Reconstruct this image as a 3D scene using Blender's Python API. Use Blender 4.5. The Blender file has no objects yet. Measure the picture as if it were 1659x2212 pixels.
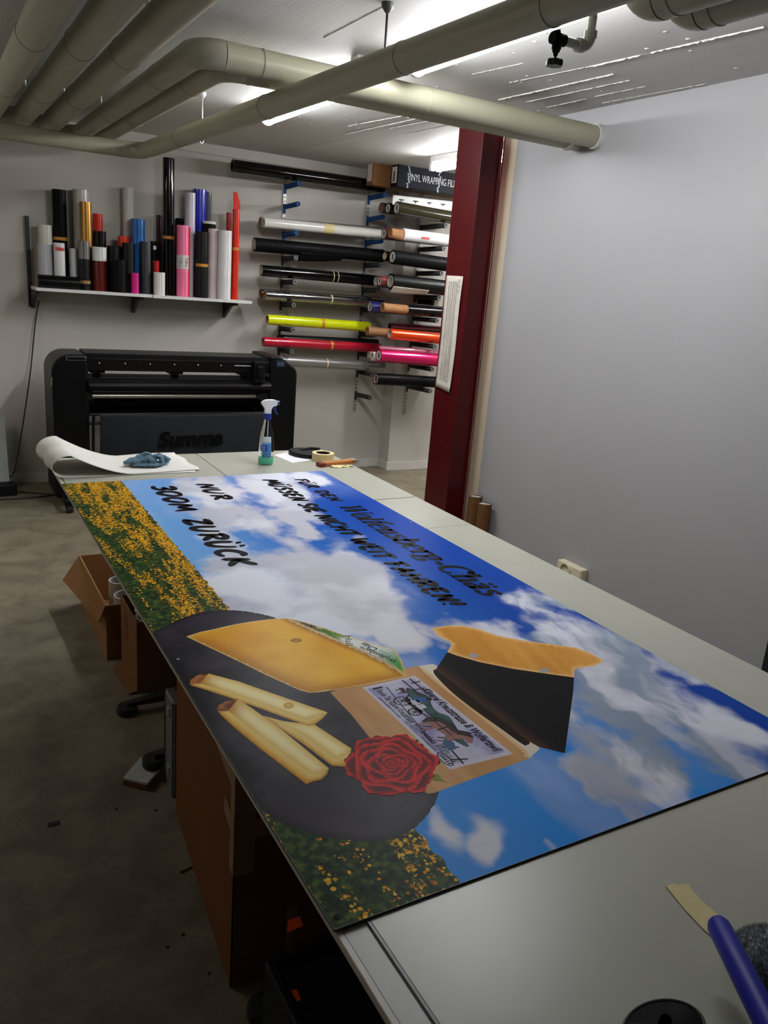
import bpy, bmesh, math, random
import numpy as np
from mathutils import Vector, Matrix
random.seed(7)
PI = math.pi
C = bpy.context.scene.collection
SC = bpy.context.scene

# ---------------------------------------------------------------- camera
F_PX, PITCH, ROLL, YAW = 1711.0, .279, .0803, .5338
CAM = Vector((0, 0, 1.70))
_fw = Vector((math.sin(YAW)*math.cos(PITCH), math.cos(YAW)*math.cos(PITCH), -math.sin(PITCH)))
_rt = Vector((math.cos(YAW), -math.sin(YAW), 0))
_up = _rt.cross(_fw)
_r = _rt*math.cos(ROLL) + _up*math.sin(ROLL)
_u = -_rt*math.sin(ROLL) + _up*math.cos(ROLL)
cam_data = bpy.data.cameras.new('camera')
cam_data.sensor_fit = 'VERTICAL'
cam_data.sensor_height = 36.0
cam_data.lens = F_PX/2212*36.0
cam_data.clip_start = .02
cam = bpy.data.objects.new('camera', cam_data)
C.objects.link(cam)
M = Matrix((( _r.x, _u.x, -_fw.x, CAM.x), (_r.y, _u.y, -_fw.y, CAM.y), (_r.z, _u.z, -_fw.z, CAM.z), (0, 0, 0, 1)))
cam.matrix_world = M
SC.camera = cam

# ---------------------------------------------------------------- world, exposure
w = bpy.data.worlds.new('world'); SC.world = w; w.use_nodes = True
w.node_tree.nodes['Background'].inputs[0].default_value = (.5, .55, .6, 1)
w.node_tree.nodes['Background'].inputs[1].default_value = .02
SC.view_settings.view_transform = 'Standard'
SC.view_settings.look = 'None'
SC.view_settings.gamma = 1
SC.view_settings.use_curve_mapping = False
SC.view_settings.exposure = 0.2
TUBE_STRENGTH = 52.0

# measured points: a point of the photograph on a known real plane (axis = value)
def at(ax, val, px, py):
    d = _r*((px-829.5)/F_PX) - _u*((py-1106)/F_PX) + _fw
    t = (val-CAM[ax])/d[ax]
    return CAM + d*t

# ---------------------------------------------------------------- materials
def lin(c):
    return tuple((x/12.92 if x <= .04045 else ((x+.055)/1.055)**2.4) for x in c)
def rgb(r, g, b): return lin((r/255, g/255, b/255))
MATS = {}
def mat(name, col, rough=.5, metal=0., noise=.06, scale=8., bump=0., bscale=60., coat=0., stretch=None, spec=None):
    """Principled material, its colour varied by a noise texture in object space."""
    if name in MATS: return MATS[name]
    m = bpy.data.materials.new(name); m.use_nodes = True
    n, l = m.node_tree.nodes, m.node_tree.links
    b = n['Principled BSDF']
    b.inputs['Roughness'].default_value = rough
    b.inputs['Metallic'].default_value = metal
    if coat: b.inputs['Coat Weight'].default_value = coat; b.inputs['Coat Roughness'].default_value = .08
    if spec is not None: b.inputs['Specular IOR Level'].default_value = spec
    tc = n.new('ShaderNodeTexCoord'); vec = tc.outputs['Object']
    if stretch:
        mp = n.new('ShaderNodeMapping'); mp.inputs['Scale'].default_value = stretch
        l.new(vec, mp.inputs['Vector']); vec = mp.outputs['Vector']
    t = n.new('ShaderNodeTexNoise'); t.inputs['Scale'].default_value = scale; t.inputs['Detail'].default_value = 6
    l.new(vec, t.inputs['Vector'])
    r = n.new('ShaderNodeValToRGB')
    r.color_ramp.elements[0].position = .3; r.color_ramp.elements[1].position = .7
    r.color_ramp.elements[0].color = (*[c*(1-noise) for c in col], 1)
    r.color_ramp.elements[1].color = (*[min(1, c*(1+noise)) for c in col], 1)
    l.new(t.outputs['Fac'], r.inputs['Fac']); l.new(r.outputs['Color'], b.inputs['Base Color'])
    if bump:
        t2 = n.new('ShaderNodeTexNoise'); t2.inputs['Scale'].default_value = bscale; t2.inputs['Detail'].default_value = 4
        l.new(vec, t2.inputs['Vector'])
        bp = n.new('ShaderNodeBump'); bp.inputs['Strength'].default_value = bump; bp.inputs['Distance'].default_value = .004
        l.new(t2.outputs['Fac'], bp.inputs['Height']); l.new(bp.outputs['Normal'], b.inputs['Normal'])
    MATS[name] = m
    return m
def emit_mat(name, col, s):
    m = bpy.data.materials.new(name); m.use_nodes = True
    b = m.node_tree.nodes['Principled BSDF']
    b.inputs['Base Color'].default_value = (.9, .9, .9, 1)
    b.inputs['Emission Color'].default_value = (*col, 1); b.inputs['Emission Strength'].default_value = s
    return m
def vcol_mat(name, rough=.3, spec=.5):
    m = bpy.data.materials.new(name); m.use_nodes = True
    n, l = m.node_tree.nodes, m.node_tree.links
    a = n.new('ShaderNodeVertexColor'); a.layer_name = 'ink'
    b = n['Principled BSDF']; l.new(a.outputs['Color'], b.inputs['Base Color'])
    b.inputs['Roughness'].default_value = rough
    b.inputs['Specular IOR Level'].default_value = spec
    MATS[name] = m
    return m

# ---------------------------------------------------------------- mesh helpers
def wloc(o):
    v = Vector((0, 0, 0))
    while o is not None: v += o.location; o = o.parent
    return v
class MB:
    """collects shapes in world coordinates and links them as ONE mesh object"""
    def __init__(self): self.v, self.f, self.s, self.mi = [], [], [], []; self.cur = 0
    def add(self, vs, fs, smooth=False):
        k = len(self.v); self.v += [Vector(p) for p in vs]
        self.f += [[i+k for i in f] for f in fs]; self.s += [smooth]*len(fs); self.mi += [self.cur]*len(fs)
        return self
    def box(self, a, b):
        x0, y0, z0 = a; x1, y1, z1 = b
        return self.add([(x0,y0,z0),(x1,y0,z0),(x1,y1,z0),(x0,y1,z0),(x0,y0,z1),(x1,y0,z1),(x1,y1,z1),(x0,y1,z1)],
            [(0,3,2,1),(4,5,6,7),(0,1,5,4),(1,2,6,5),(2,3,7,6),(3,0,4,7)])
    def obox(self, c, ux, uy, uz):
        """oriented box: centre c, half axis vectors"""
        c = Vector(c); ux, uy, uz = Vector(ux), Vector(uy), Vector(uz); p = []
        for z in (-1, 1):
            for x, y in ((-1,-1),(1,-1),(1,1),(-1,1)): p.append(c+ux*x+uy*y+uz*z)
        return self.add(p, [(0,3,2,1),(4,5,6,7),(0,1,5,4),(1,2,6,5),(2,3,7,6),(3,0,4,7)])
    def frame(self, d):
        d = Vector(d).normalized(); a = Vector((0,0,1)) if abs(d.z) < .9 else Vector((0,1,0))
        e = d.cross(a).normalized(); return e, d.cross(e).normalized()*-1
    def cyl(self, p, q, r, r2=None, n=24, caps=True):
        p, q = Vector(p), Vector(q); r2 = r if r2 is None else r2
        e, g = self.frame(q-p); vs = []
        for c, rr in ((p, r), (q, r2)):
            for i in range(n):
                t = 2*PI*i/n; vs.append(c+e*math.cos(t)*rr+g*math.sin(t)*rr)
        self.add(vs, [(i, (i+1)%n, n+(i+1)%n, n+i) for i in range(n)], True)
        if caps:
            self.add(vs[:n], [tuple(range(n))[::-1]]); self.add(vs[n:], [tuple(range(n))])
        return self
    def tube(self, p, q, ro, ri, n=28):
        """hollow tube with flat ring ends"""
        p, q = Vector(p), Vector(q); e, g = self.frame(q-p); rings = []
        for c, rr in ((p, ro), (q, ro), (q, ri), (p, ri)):
            rings.append([c+e*math.cos(2*PI*i/n)*rr+g*math.sin(2*PI*i/n)*rr for i in range(n)])
        for k in range(4):
            a, b = rings[k], rings[(k+1)%4]
            self.add(a+b, [(i, (i+1)%n, n+(i+1)%n, n+i) for i in range(n)], k in (0, 2))
        return self
    def path(self, pts, r, n=12, caps=True):
        pts = [Vector(p) for p in pts]; rings = []; e = None
        rs = r if isinstance(r, (list, tuple)) else [r]*len(pts)
        for i, p in enumerate(pts):
            d = (pts[min(i+1, len(pts)-1)]-pts[max(i-1, 0)]).normalized()
            if e is None: e, g = self.frame(d)
            else: e = (e-d*e.dot(d)).normalized()
            g = d.cross(e)
            rings.append([p+e*math.cos(2*PI*k/n)*rs[i]+g*math.sin(2*PI*k/n)*rs[i] for k in range(n)])
        vs = sum(rings, [])
        self.add(vs, [(a*n+i, a*n+(i+1)%n, (a+1)*n+(i+1)%n, (a+1)*n+i) for a in range(len(pts)-1) for i in range(n)], True)
        if caps:
            self.add(rings[0], [tuple(range(n))[::-1]]); self.add(rings[-1], [tuple(range(n))])
        return self
    def lathe(self, c, prof, n=28, ax=(0,0,1)):
        c = Vector(c); ax = Vector(ax).normalized(); e, g = self.frame(ax); vs = []
        for r, z in prof:
            for i in range(n): vs.append(c+ax*z+(e*math.cos(2*PI*i/n)+g*math.sin(2*PI*i/n))*r)
        m = len(prof)
        return self.add(vs, [(a*n+i, a*n+(i+1)%n, (a+1)*n+(i+1)%n, (a+1)*n+i) for a in range(m-1) for i in range(n)], True)
    def prism(self, pts, d):
        """polygon pts (3-D) extruded by vector d"""
        pts = [Vector(p) for p in pts]; d = Vector(d); n = len(pts)
        return self.add(pts+[p+d for p in pts], [tuple(range(n))[::-1], tuple(range(n, 2*n))]+[(i, (i+1)%n, n+(i+1)%n, n+i) for i in range(n)])
    def sheet(self, rows, smooth=True):
        m = len(rows[0]); vs = sum([list(r) for r in rows], [])
        return self.add(vs, [(a*m+i, a*m+i+1, (a+1)*m+i+1, (a+1)*m+i) for a in range(len(rows)-1) for i in range(m-1)], smooth)
    def build(self, name, ms, parent=None, origin=None, bevel=0., solid=0.):
        if not isinstance(ms, (list, tuple)): ms = [ms]
        if parent is not None: o0 = wloc(parent)
        else:
            xs = [p.x for p in self.v]; ys = [p.y for p in self.v]; zs = [p.z for p in self.v]
            o0 = Vector(origin) if origin is not None else Vector(((min(xs)+max(xs))/2, (min(ys)+max(ys))/2, min(zs)))
        me = bpy.data.meshes.new(name)
        me.from_pydata([tuple(p-o0) for p in self.v], [], self.f)
        for m in ms: me.materials.append(m)
        me.polygons.foreach_set('use_smooth', self.s)
        me.polygons.foreach_set('material_index', self.mi)
        me.update()
        bm = bmesh.new(); bm.from_mesh(me); bmesh.ops.remove_doubles(bm, verts=bm.verts, dist=1e-6)
        if not solid: bmesh.ops.recalc_face_normals(bm, faces=bm.faces)
        for e in bm.edges:
            if len(e.link_faces) == 2 and e.calc_face_angle(0) > .7: e.smooth = False
        bm.to_mesh(me); bm.free()
        ob = bpy.data.objects.new(name, me); C.objects.link(ob)
        if parent is not None: ob.parent = parent
        else: ob.location = o0
        if bevel:
            b = ob.modifiers.new('bevel', 'BEVEL'); b.width = bevel; b.segments = 2; b.limit_method = 'ANGLE'
        if solid:
            s = ob.modifiers.new('solid', 'SOLIDIFY'); s.thickness = solid; s.offset = 0
        return ob
def tag(o, label, cat, group=None, kind=None):
    o['label'] = label; o['category'] = cat
    if group: o['group'] = group
    if kind: o['kind'] = kind
    return o
def thing(name, loc, label, cat, group=None):
    o = bpy.data.objects.new(name, None); C.objects.link(o); o.location = loc; o.empty_display_size = .05
    return tag(o, label, cat, group)
def struct(o): o['kind'] = 'structure'; return o
def text_mesh(s, size=1., shear=0., bold=0., align='CENTER'):
    """triangles of a line of lettering in its own plane: (verts, faces), cap height about .7*size"""
    cu = bpy.data.curves.new('t', 'FONT'); cu.body = s; cu.size = size; cu.shear = shear; cu.offset = bold; cu.align_x = align
    cu.resolution_u = 3
    ob = bpy.data.objects.new('t', cu); C.objects.link(ob)
    bpy.context.view_layer.update()
    me = bpy.data.meshes.new_from_object(ob.evaluated_get(bpy.context.evaluated_depsgraph_get()))
    vs = [tuple(v.co) for v in me.vertices]; fs = [tuple(p.vertices) for p in me.polygons]
    bpy.data.objects.remove(ob); bpy.data.curves.remove(cu); bpy.data.meshes.remove(me)
    return vs, fs
def put_text(mb, s, P, ux, uy, width=None, size=1., **k):
    vs, fs = text_mesh(s, 1., **k); P, ux, uy = Vector(P), Vector(ux).normalized(), Vector(uy).normalized()
    xs = [v[0] for v in vs]
    k2 = size if width is None else width/(max(xs)-min(xs))
    ky = size if width is None else (size or k2)
    return mb.add([P+ux*v[0]*k2+uy*v[1]*ky for v in vs], fs)

# ================================================================ THE ROOM
ZC, XW, YB, YP, XP = 2.64, 3.05, 6.55, 6.37, 3.76      # ceiling, partition, back wall, pilaster face, pilaster side
m_wall = mat('wall_paint', rgb(194,190,182), .75, noise=.025, scale=2.5, bump=.08, bscale=220)
m_board = mat('partition_board', rgb(160,159,160), .5, noise=.02, scale=1.3)
m_base = mat('baseboard_paint', rgb(205,203,196), .5)
m_cream = mat('cream_board', rgb(214,200,172), .5, noise=.03, scale=3)
m_raw = mat('raw_chipboard', rgb(120,84,48), .8, noise=.4, scale=120)
def floor_mat():
    m = mat('concrete_floor', rgb(132,123,104), .5, noise=.2, scale=1.6, bump=.05, bscale=30)
    n, l = m.node_tree.nodes, m.node_tree.links; b = n['Principled BSDF']
    t = n.new('ShaderNodeTexNoise'); t.inputs['Scale'].default_value = 5.5; t.inputs['Detail'].default_value = 10; t.inputs['Roughness'].default_value = .65
    t.inputs['Distortion'].default_value = .35
    tc = n.new('ShaderNodeTexCoord'); l.new(tc.outputs['Object'], t.inputs['Vector'])
    r = n.new('ShaderNodeValToRGB'); r.color_ramp.elements[0].position = .36; r.color_ramp.elements[1].position = .6
    r.color_ramp.elements[0].color = (.6,.59,.56,1); r.color_ramp.elements[1].color = (1,1,1,1)
    l.new(t.outputs['Fac'], r.inputs['Fac'])
    mx = n.new('ShaderNodeMix'); mx.data_type = 'RGBA'; mx.blend_type = 'MULTIPLY'; mx.inputs[0].default_value = 1
    src = b.inputs['Base Color'].links[0].from_socket
    l.new(src, mx.inputs[6]); l.new(r.outputs['Color'], mx.inputs[7]); l.new(mx.outputs[2], b.inputs['Base Color'])
    return m
def ceil_mat():
    m = mat('painted_concrete', rgb(196,194,190), .6, noise=.05, scale=1.2, stretch=(9,.35,1), bump=.15, bscale=14)
    return m
m_floor, m_ceil = floor_mat(), ceil_mat()
struct(MB().box((-2.2,-2.6,-.1),(5.6,6.8,0)).build('floor', m_floor, origin=(0,0,0)))
ceiling = struct(MB().box((-2.2,-2.6,ZC),(5.6,6.8,ZC+.15)).build('ceiling', m_ceil, origin=(0,0,ZC)))
struct(MB().box((-2.2,YB,0),(XP,YB+.15,ZC)).build('wall_back', m_wall))
struct(MB().box((XP,YP,0),(5.6,YB+.15,ZC)).build('wall_pilaster', m_wall))
struct(MB().box((-2.3,-2.6,0),(-2.2,6.7,ZC)).build('wall_left', m_wall))
struct(MB().box((-2.3,-2.7,0),(5.6,-2.6,ZC)).build('wall_rear', m_wall))
struct(MB().box((5.5,-2.6,0),(5.6,6.5,ZC)).build('wall_side', m_wall))
struct(MB().box((XW,-2.6,0),(XW+.12,3.99,ZC)).build('wall_right', m_board))
o = struct(MB().box((XW+.012,3.99,0),(XW+.12,4.125,ZC)).build('trim_1', m_cream))
o2 = struct(MB().box((XW+.010,4.125,0),(XW+.12,4.135,ZC)).build('trim_2', m_raw))
struct(MB().box((XW-.004,1.775,0),(XW,1.85,.56)).build('trim_3', mat('black_gap', (.008,.008,.009), .8)))
struct(MB().box((-2.2,YB-.014,0),(XP-.014,YB,.075)).build('baseboard_back', m_base, bevel=.003))
mb = MB().box((XP-.014,YP-.014,0),(5.5,YP,.075)).box((XP-.014,YP,0),(XP,YB,.075))
struct(mb.build('baseboard_pilaster', m_base))
struct(MB().box((-2.2,YB-.025,ZC-.075),(XP,YB,ZC)).build('trim_4', m_wall, bevel=.004))

# raised seams left by the boards the ceiling was cast in
rng = random.Random(3)
mb = MB()
def ridge(p, q, wd, dz, n=60, gap=.25):
    p, q = Vector(p), Vector(q); d = (q-p); L = d.length; d.normalize(); s = Vector((d.y,-d.x,0))
    rows = []; on = True
    for i in range(n):
        if rng.random() < gap*.35: on = not on
        if not on and rng.random() < .5: on = True
        a = wd*.55*(rng.uniform(.5, 1.2) if on else .12); h = dz*.6*(rng.uniform(.5, 1.1) if on else .1)
        c = p+d*(L*i/(n-1))+s*rng.uniform(-.0015,.0015)
        rows.append([c-s*a+Vector((0,0,.001)), c-s*a*.4-Vector((0,0,h)), c+s*a*.4-Vector((0,0,h)), c+s*a+Vector((0,0,.001))])
    mb.sheet(rows, False)
for a, b, wd, h, g in [((1275,143),(1651,57),.007,.010,.3),((1076,215),(1325,159),.007,.010,.05),((1131,221),(1359,173),.005,.007,.5),
    ((1180,232),(1266,213),.005,.006,.3),((1285,208),(1394,186),.005,.006,.5),((1301,222),(1527,180),.004,.005,.6),((752,272),(873,249),.007,.008,.4),
    ((749,289),(920,251),.006,.008,.2),((838,278),(932,260),.005,.006,.4),((880,290),(985,268),.005,.006,.5),((1020,160),(1130,136),.004,.005,.6),
    ((700,81),(830,14),.004,.004,.05),((600,330),(760,300),.004,.004,.6),((1100,178),(1275,143),.004,.005,.6)]:
    ridge(at(2,ZC,*a), at(2,ZC,*b), wd, h, 70, g)
for i in range(70):
    x, y = rng.uniform(2.0,3.0), rng.uniform(.8,5.6)
    s = rng.uniform(.004,.011)
    mb.lathe((x,y,ZC+.001), [(s,0),(s*.8,-s*.35),(.0005,-s*.5)], 7)
mb.build('ceiling_ridge', m_ceil, ceiling)

# ---------------------------------------------------------------- fluorescent battens
m_tube = emit_mat('lit_tube', (.95,.97,1.0), TUBE_STRENGTH)
m_tube2 = emit_mat('lit_tube_new', (.97,.97,.97), TUBE_STRENGTH*1.6)
m_tube3 = emit_mat('lit_tube_old', (1.,.97,.9), TUBE_STRENGTH*.45)
m_white = mat('white_plastic', rgb(225,225,225), .4)
def batten(x, y0, y1, label, twin=False, m_tube=m_tube):
    t = thing('tube_lamp', (x,(y0+y1)/2,ZC-.1), label, 'lamp', 'tube lamps on the ceiling')
    MB().box((x-.045,y0,ZC-.045),(x+.045,y1,ZC)).build('housing', m_white, t, bevel=.004)
    if twin:
        for s in (-1, 1):
            MB().cyl((x+s*.03,y0+.03,ZC-.085),(x+s*.03,y1-.03,ZC-.085), .014, n=16).build('tube', m_tube, t)
            for y in (y0+.015, y1-.015): MB().box((x+s*.03-.016,y-.016,ZC-.105),(x+s*.03+.016,y+.016,ZC-.05)).build('lamp_holder', m_white, t)
    else:
        prof = []
        for i in range(13):
            a = PI+PI*i/12; prof.append((x+.046*math.cos(a), y0+.02, ZC-.045+.048*math.sin(a)))
        MB().prism(prof, (0,y1-y0-.04,0)).build('diffuser', m_tube, t)
        for y in (y0, y1-.02):
            p2 = [(x+.05*math.cos(PI+PI*i/12), y, ZC-.045+.052*math.sin(PI+PI*i/12)) for i in range(13)]
            MB().prism(p2, (0,.02,0)).build('end_cap', m_white, t)
batten(1.845, 3.57, 4.84, 'lit white tube lamp half hidden behind the crossing pipes, left of the red column')
batten(1.868, 1.66, 3.20, 'nearest and longest lit tube lamp, beside the black valve')
batten(-1.3, 3.7, 5.2, 'lit tube lamp over the aisle left of the pipes', m_tube=m_tube3)
batten(3.40, 4.30, 5.42, 'lit tube lamp in the next bay, above the navy box of wrapping film', True, m_tube2)
batten(4.75, 4.5, 5.7, 'added unseen tube lamp far right in the next bay, behind the partition', m_tube=m_tube2)  # extra lamp out of view, added to brighten the back wall and pilaster

# ---------------------------------------------------------------- pipes
m_pipe = mat('pipe_lagging', rgb(158,154,132), .42, noise=.05, scale=3, bump=.04, bscale=40)
m_pipe2 = mat('pipe_lagging_elbow', rgb(156,152,134), .34, noise=.07, scale=12, bump=.25, bscale=18)
m_steel = mat('galvanised_steel', rgb(180,182,184), .4, .7, noise=.1, scale=40)
m_dark = mat('dark_metal', rgb(62,62,62), .5, .4)
def arc(p, c, q, n=10):
    """quarter bend from p to q about corner c"""
    p, c, q = Vector(p), Vector(c), Vector(q); o = p+(q-c); out = []
    for i in range(n+1):
        a = PI/2*i/n; out.append(o+(c-q)*math.cos(a)+(c-p)*math.sin(a))
    return out
def band(p, q, r, w=.004):
    p, q = Vector(p), Vector(q); d = (q-p).normalized()
    return MB().tube(p-d*w, p+d*w, r+.0022, r-.002, 28)
def pipe(label, segs, r, bends=(), seams=()):
    """segs: straight runs; bends: quarter arcs"""
    a0 = Vector(segs[0][0]); t = thing('lagged_pipe', (a0+Vector(segs[0][1]))/2, label, 'pipe', 'lagged pipes under the ceiling')
    for a, b in segs: MB().cyl(a, b, r, n=28).build('pipe_run', m_pipe, t)
    for pts in bends: MB().path(pts, r*1.02, 28).build('elbow', m_pipe2, t)
    for p, d in seams: band(p, Vector(p)+Vector(d), r).build('seam', m_pipe2, t)
    return t
ZP, RP = 2.50, .053
def left_pipe(x, ye, label, r=.06):
    b = .10
    p, c, q = (x,ye-b,ZP), (x,ye,ZP), (x-b,ye,ZP)
    pipe(label, [((x,-.5,ZP),p), (q,(-2.19,ye,ZP))], r, [arc(p,c,q)],
         [((x,y,ZP),(0,1,0)) for y in (1.4,2.5,3.6,4.7)])
left_pipe(.435, 5.62, 'leftmost grey lagged pipe below the ceiling, cut by the photo edge')
left_pipe(.605, 5.76, 'second lagged pipe from the left running straight to the back')
left_pipe(.775, 5.92, 'third lagged pipe from the left, last of the straight ones')
def turn_pipe(x, yb, ye, label, last):
    b, b2 = .10, .10
    p, c, q = (x,ye-b2,ZP), (x,ye,ZP), (x-b2,ye,ZP)
    p1, c1, q1 = (x,yb+b,ZP), (x,yb,ZP), (x+b,yb,ZP)
    t = pipe(label, [(p1,p), (q,(-2.19,ye,ZP)), (q1,(XW,yb,ZP))], RP, [arc(p,c,q), arc(q1,c1,p1)],
         [((x,y,ZP),(0,1,0)) for y in (3.9,5.0)]+[((xx,yb,ZP),(1,0,0)) for xx in (1.24,2.02)])
    MB().tube((XW-last,yb,ZP),(XW-last+.035,yb,ZP), RP+.006, RP-.002).build('end_collar', mat('collar_plaster', rgb(200,200,196), .8, noise=.1, scale=60), t)
turn_pipe(.985, 3.33, 6.08, 'lagged pipe that bends at an elbow and crosses to the right wall, nearer of two', .035)
turn_pipe(1.125, 3.47, 6.24, 'lagged pipe crossing to the right wall behind its nearer twin', .10)
# the low pipe that carries the valve
a, b = Vector((1.262,5.32,2.375)), Vector((1.44,.2,2.385))
e = Vector((1.258,5.44,2.375)); c2 = Vector((1.14,5.44,2.375))
t6 = pipe('low lagged pipe with black valve running under the crossing pipes', [(a,b),(c2,(-2.19,5.44,2.375))], .047, [arc(a,e,c2)],
     [(a+(b-a)*f_, b-a) for f_ in (.13,.36,.57,.7)])
# two short pipes rising into the ceiling at upper right
for x, y, lab in ((1.64,1.72,'short fat pipe bending up into the ceiling beside the lamp end'),(1.765,1.70,'darker fat pipe bending up, right of its twin in the upper corner')):
    z = 2.435; p, c, q = (x,y-.1,z),(x,y,z),(x,y,z+.1)
    pipe(lab, [((x+.02,-.6,z),p),(q,(x,y,ZC))], .055, [arc(p,c,q)], [((x,y-.14,z),(0,1,0))])
# hangers
m_hang = mat('hanger_steel', rgb(205,205,205), .4, .5)
def hanger(p, z1, label, m=m_hang, loop=True, group='pipe hangers on the ceiling'):
    p = Vector(p)
    t = thing('pipe_hanger', (p.x,p.y,z1), label, 'hanger', group)
    MB().cyl((p.x,p.y,ZC-.03),(p.x+.002,p.y,z1), .0045, n=8).build('rod', m, t)
    MB().lathe((p.x,p.y,ZC), [(.022,0),(.022,-.012),(.009,-.03),(.004,-.032)], 16).build('anchor', m, t)
    if loop:
        MB().path([(p.x+.012*math.sin(k*PI/8), p.y, z1-.03+.03*math.cos(k*PI/8)) for k in range(17)], .003, 6, False).build('hook', m, t)
hanger(at(2,ZC,53,150), ZP+.064, 'thin rod hanger left of the second pipe, at photo edge', loop=False)
hanger(at(2,ZC,137,168), ZP+.064, 'thin rod hanger between second and third pipes', loop=False)
hanger(at(2,ZC,218,192), ZP+.064, 'thin rod hanger between third pipe and first turning pipe', loop=False)
hanger(at(2,ZC,322,-6), ZP+.064, 'white rod hanger above the third pipe at the top photo edge', loop=False)
hanger(at(2,ZC,437,200), 2.44, 'white hooked hanger over the low pipe, left of the half hidden lamp')
hanger(at(2,ZC,838,6), 2.43, 'dark strap hanger over the low pipe at top centre', m_dark, False)
tag(MB().box((0,0,0),(.10,.07,.045)).build('junction_box', m_white, bevel=.004), 'small white junction box on the ceiling beside the dark strap hanger', 'box')
jb = bpy.data.objects['junction_box']; P = at(2,ZC,800,128); jb.location = (P.x-.03,P.y,ZC-.045)

# valve and its white plastic branch
vx, vy, vz = 1.417, 1.74, 2.298
kv = .50
t = thing('stop_valve', (vx,vy,vz), 'black stop valve with green handwheel under the low pipe', 'valve')
m_blk = mat('black_plastic', (.005,.005,.006), .65, spec=.15)
m_vg = mat('green_handwheel', rgb(22,48,40), .35)
MB().cyl((vx-.035,vy,vz),(vx+.045,vy,vz), .028).lathe((vx,vy,vz), [(.028,.02),(.03,0),(.028,-.02),(.018,-.04)], 20).cyl((vx,vy,vz),(vx-.012,vy,vz+.036),.02).build('valve_body', m_blk, t)
MB().lathe((vx,vy,vz), [(.024,-.035),(.024,-.045),(.019,-.048),(.019,-.058),(.014,-.06),(.010,-.075),(.006,-.078),(.006,-.11),(.0005,-.11)], 16).build('stem', m_blk, t)
mb = MB()
prof = [(.042+.004*math.cos(i*PI/2.5*1.0), 0) for i in range(1)]
ring = []
for z, k in ((-.122,.94),(-.115,1),(-.098,1),(-.092,.9)):
    ring.append([Vector((vx,vy,vz+z))+Vector((math.cos(2*PI*i/40),math.sin(2*PI*i/40),0))*(.040+.0035*math.cos(6*2*PI*i/40))*k for i in range(41)])
mb.sheet(ring); mb.add(ring[0][:40],[tuple(range(40))]); mb.add(ring[3][:40],[tuple(range(40))])
mb.build('handwheel', m_vg, t)
t.scale = (kv,kv,kv); t.location.z = 2.334-.036*kv; vz2 = t.location.z
t = thing('plastic_branch_pipe', (vx+.12,vy,vz), 'white plastic branch pipe from the valve up to the ceiling', 'pipe')
m_pvc = mat('white_pvc', rgb(205,205,202), .35)
bx = vx+.105; vz = vz2
MB().cyl((vx+.045*kv,vy,vz),(bx-.02,vy,vz),.011).cyl((bx,vy,vz+.02),(bx,vy,ZC),.011).build('pipe_run', m_pvc, t)
MB().path(arc((bx-.025,vy,vz),(bx,vy,vz),(bx,vy,vz+.025)), .0135, 20).build('elbow', m_pvc, t)
MB().tube((bx-.04,vy,vz),(bx-.022,vy,vz),.0165,.011).build('collar', m_pvc, t)
MB().tube((bx,vy,vz+.022),(bx,vy,vz+.038),.0165,.011).build('collar', m_pvc, t)

# ---------------------------------------------------------------- red steel column
m_red = mat('red_lacquer', rgb(74,5,10), .4, noise=.06, scale=6, spec=.3)
x0, x1, y0, y1 = 2.85, 2.997, 4.05, 4.305
t = thing('steel_column', ((x0+x1)/2,(y0+y1)/2,0), 'dark red steel column from floor to ceiling with a paper notice', 'column')
mb = MB().box((x0,y0,0),(x0+.014,y1,ZC)); mb.build('flange', m_red, t, bevel=.002)
mb = MB().box((x1-.014,y0,0),(x1,y1,ZC)); mb.build('flange', m_red, t, bevel=.002)
MB().box((x0+.014,y0+.012,0),(x1-.014,y0+.022,ZC)).build('web', m_red, t)
# notice with scribbled lines, taped to the left flange
m_note = mat('note_paper', rgb(206,198,186), .8, noise=.08, scale=14)
m_pen = mat('pencil_grey', rgb(110,104,98), .8)
xn = x0-.004
A, B_, D, E_ = [at(0,xn,*q) for q in ((966,595),(1001,597),(973,848),(943,834))]
tn = thing('paper_notice', (xn-.001,(A.y+B_.y)/2,(A.z+E_.z)/2), 'white paper strip with handwritten lines taped on the red column', 'notice')
rows = []
for i in range(21):
    f = i/20; L, R_ = A.lerp(E_, f), B_.lerp(D, f)
    rows.append([L.lerp(R_, j/8)+Vector((-.003-.0025*math.sin(f*9+j*.7)-.004*(f>.93)*(f-.93)*20,0,0)) for j in range(9)])
MB().sheet(rows).build('sheet', m_note, tn, solid=.0006)
mb = MB()
for k, u in enumerate((.25,.38,.5,.62,.72)):
    pts = []
    for i in range(90):
        f = .05+.88*i/89; L, R_ = A.lerp(E_, f), B_.lerp(D, f)
        wv = .025*math.sin(i*2.3+k)+.015*rng.uniform(-1,1)
        p = L.lerp(R_, u+wv); pts.append(p+Vector((-.0065,0,0)))
    mb.path(pts, .0011 if k % 2 else .0014, 4)
for k in range(3):
    L = A.lerp(B_, .82)+Vector((-.0065,0,-.03-.03*k)); mb.path([L+Vector((0,.012*math.cos(i),.010*math.sin(i))) for i in range(6)], .001, 4)
mb.build('handwriting', m_pen, tn)
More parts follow.
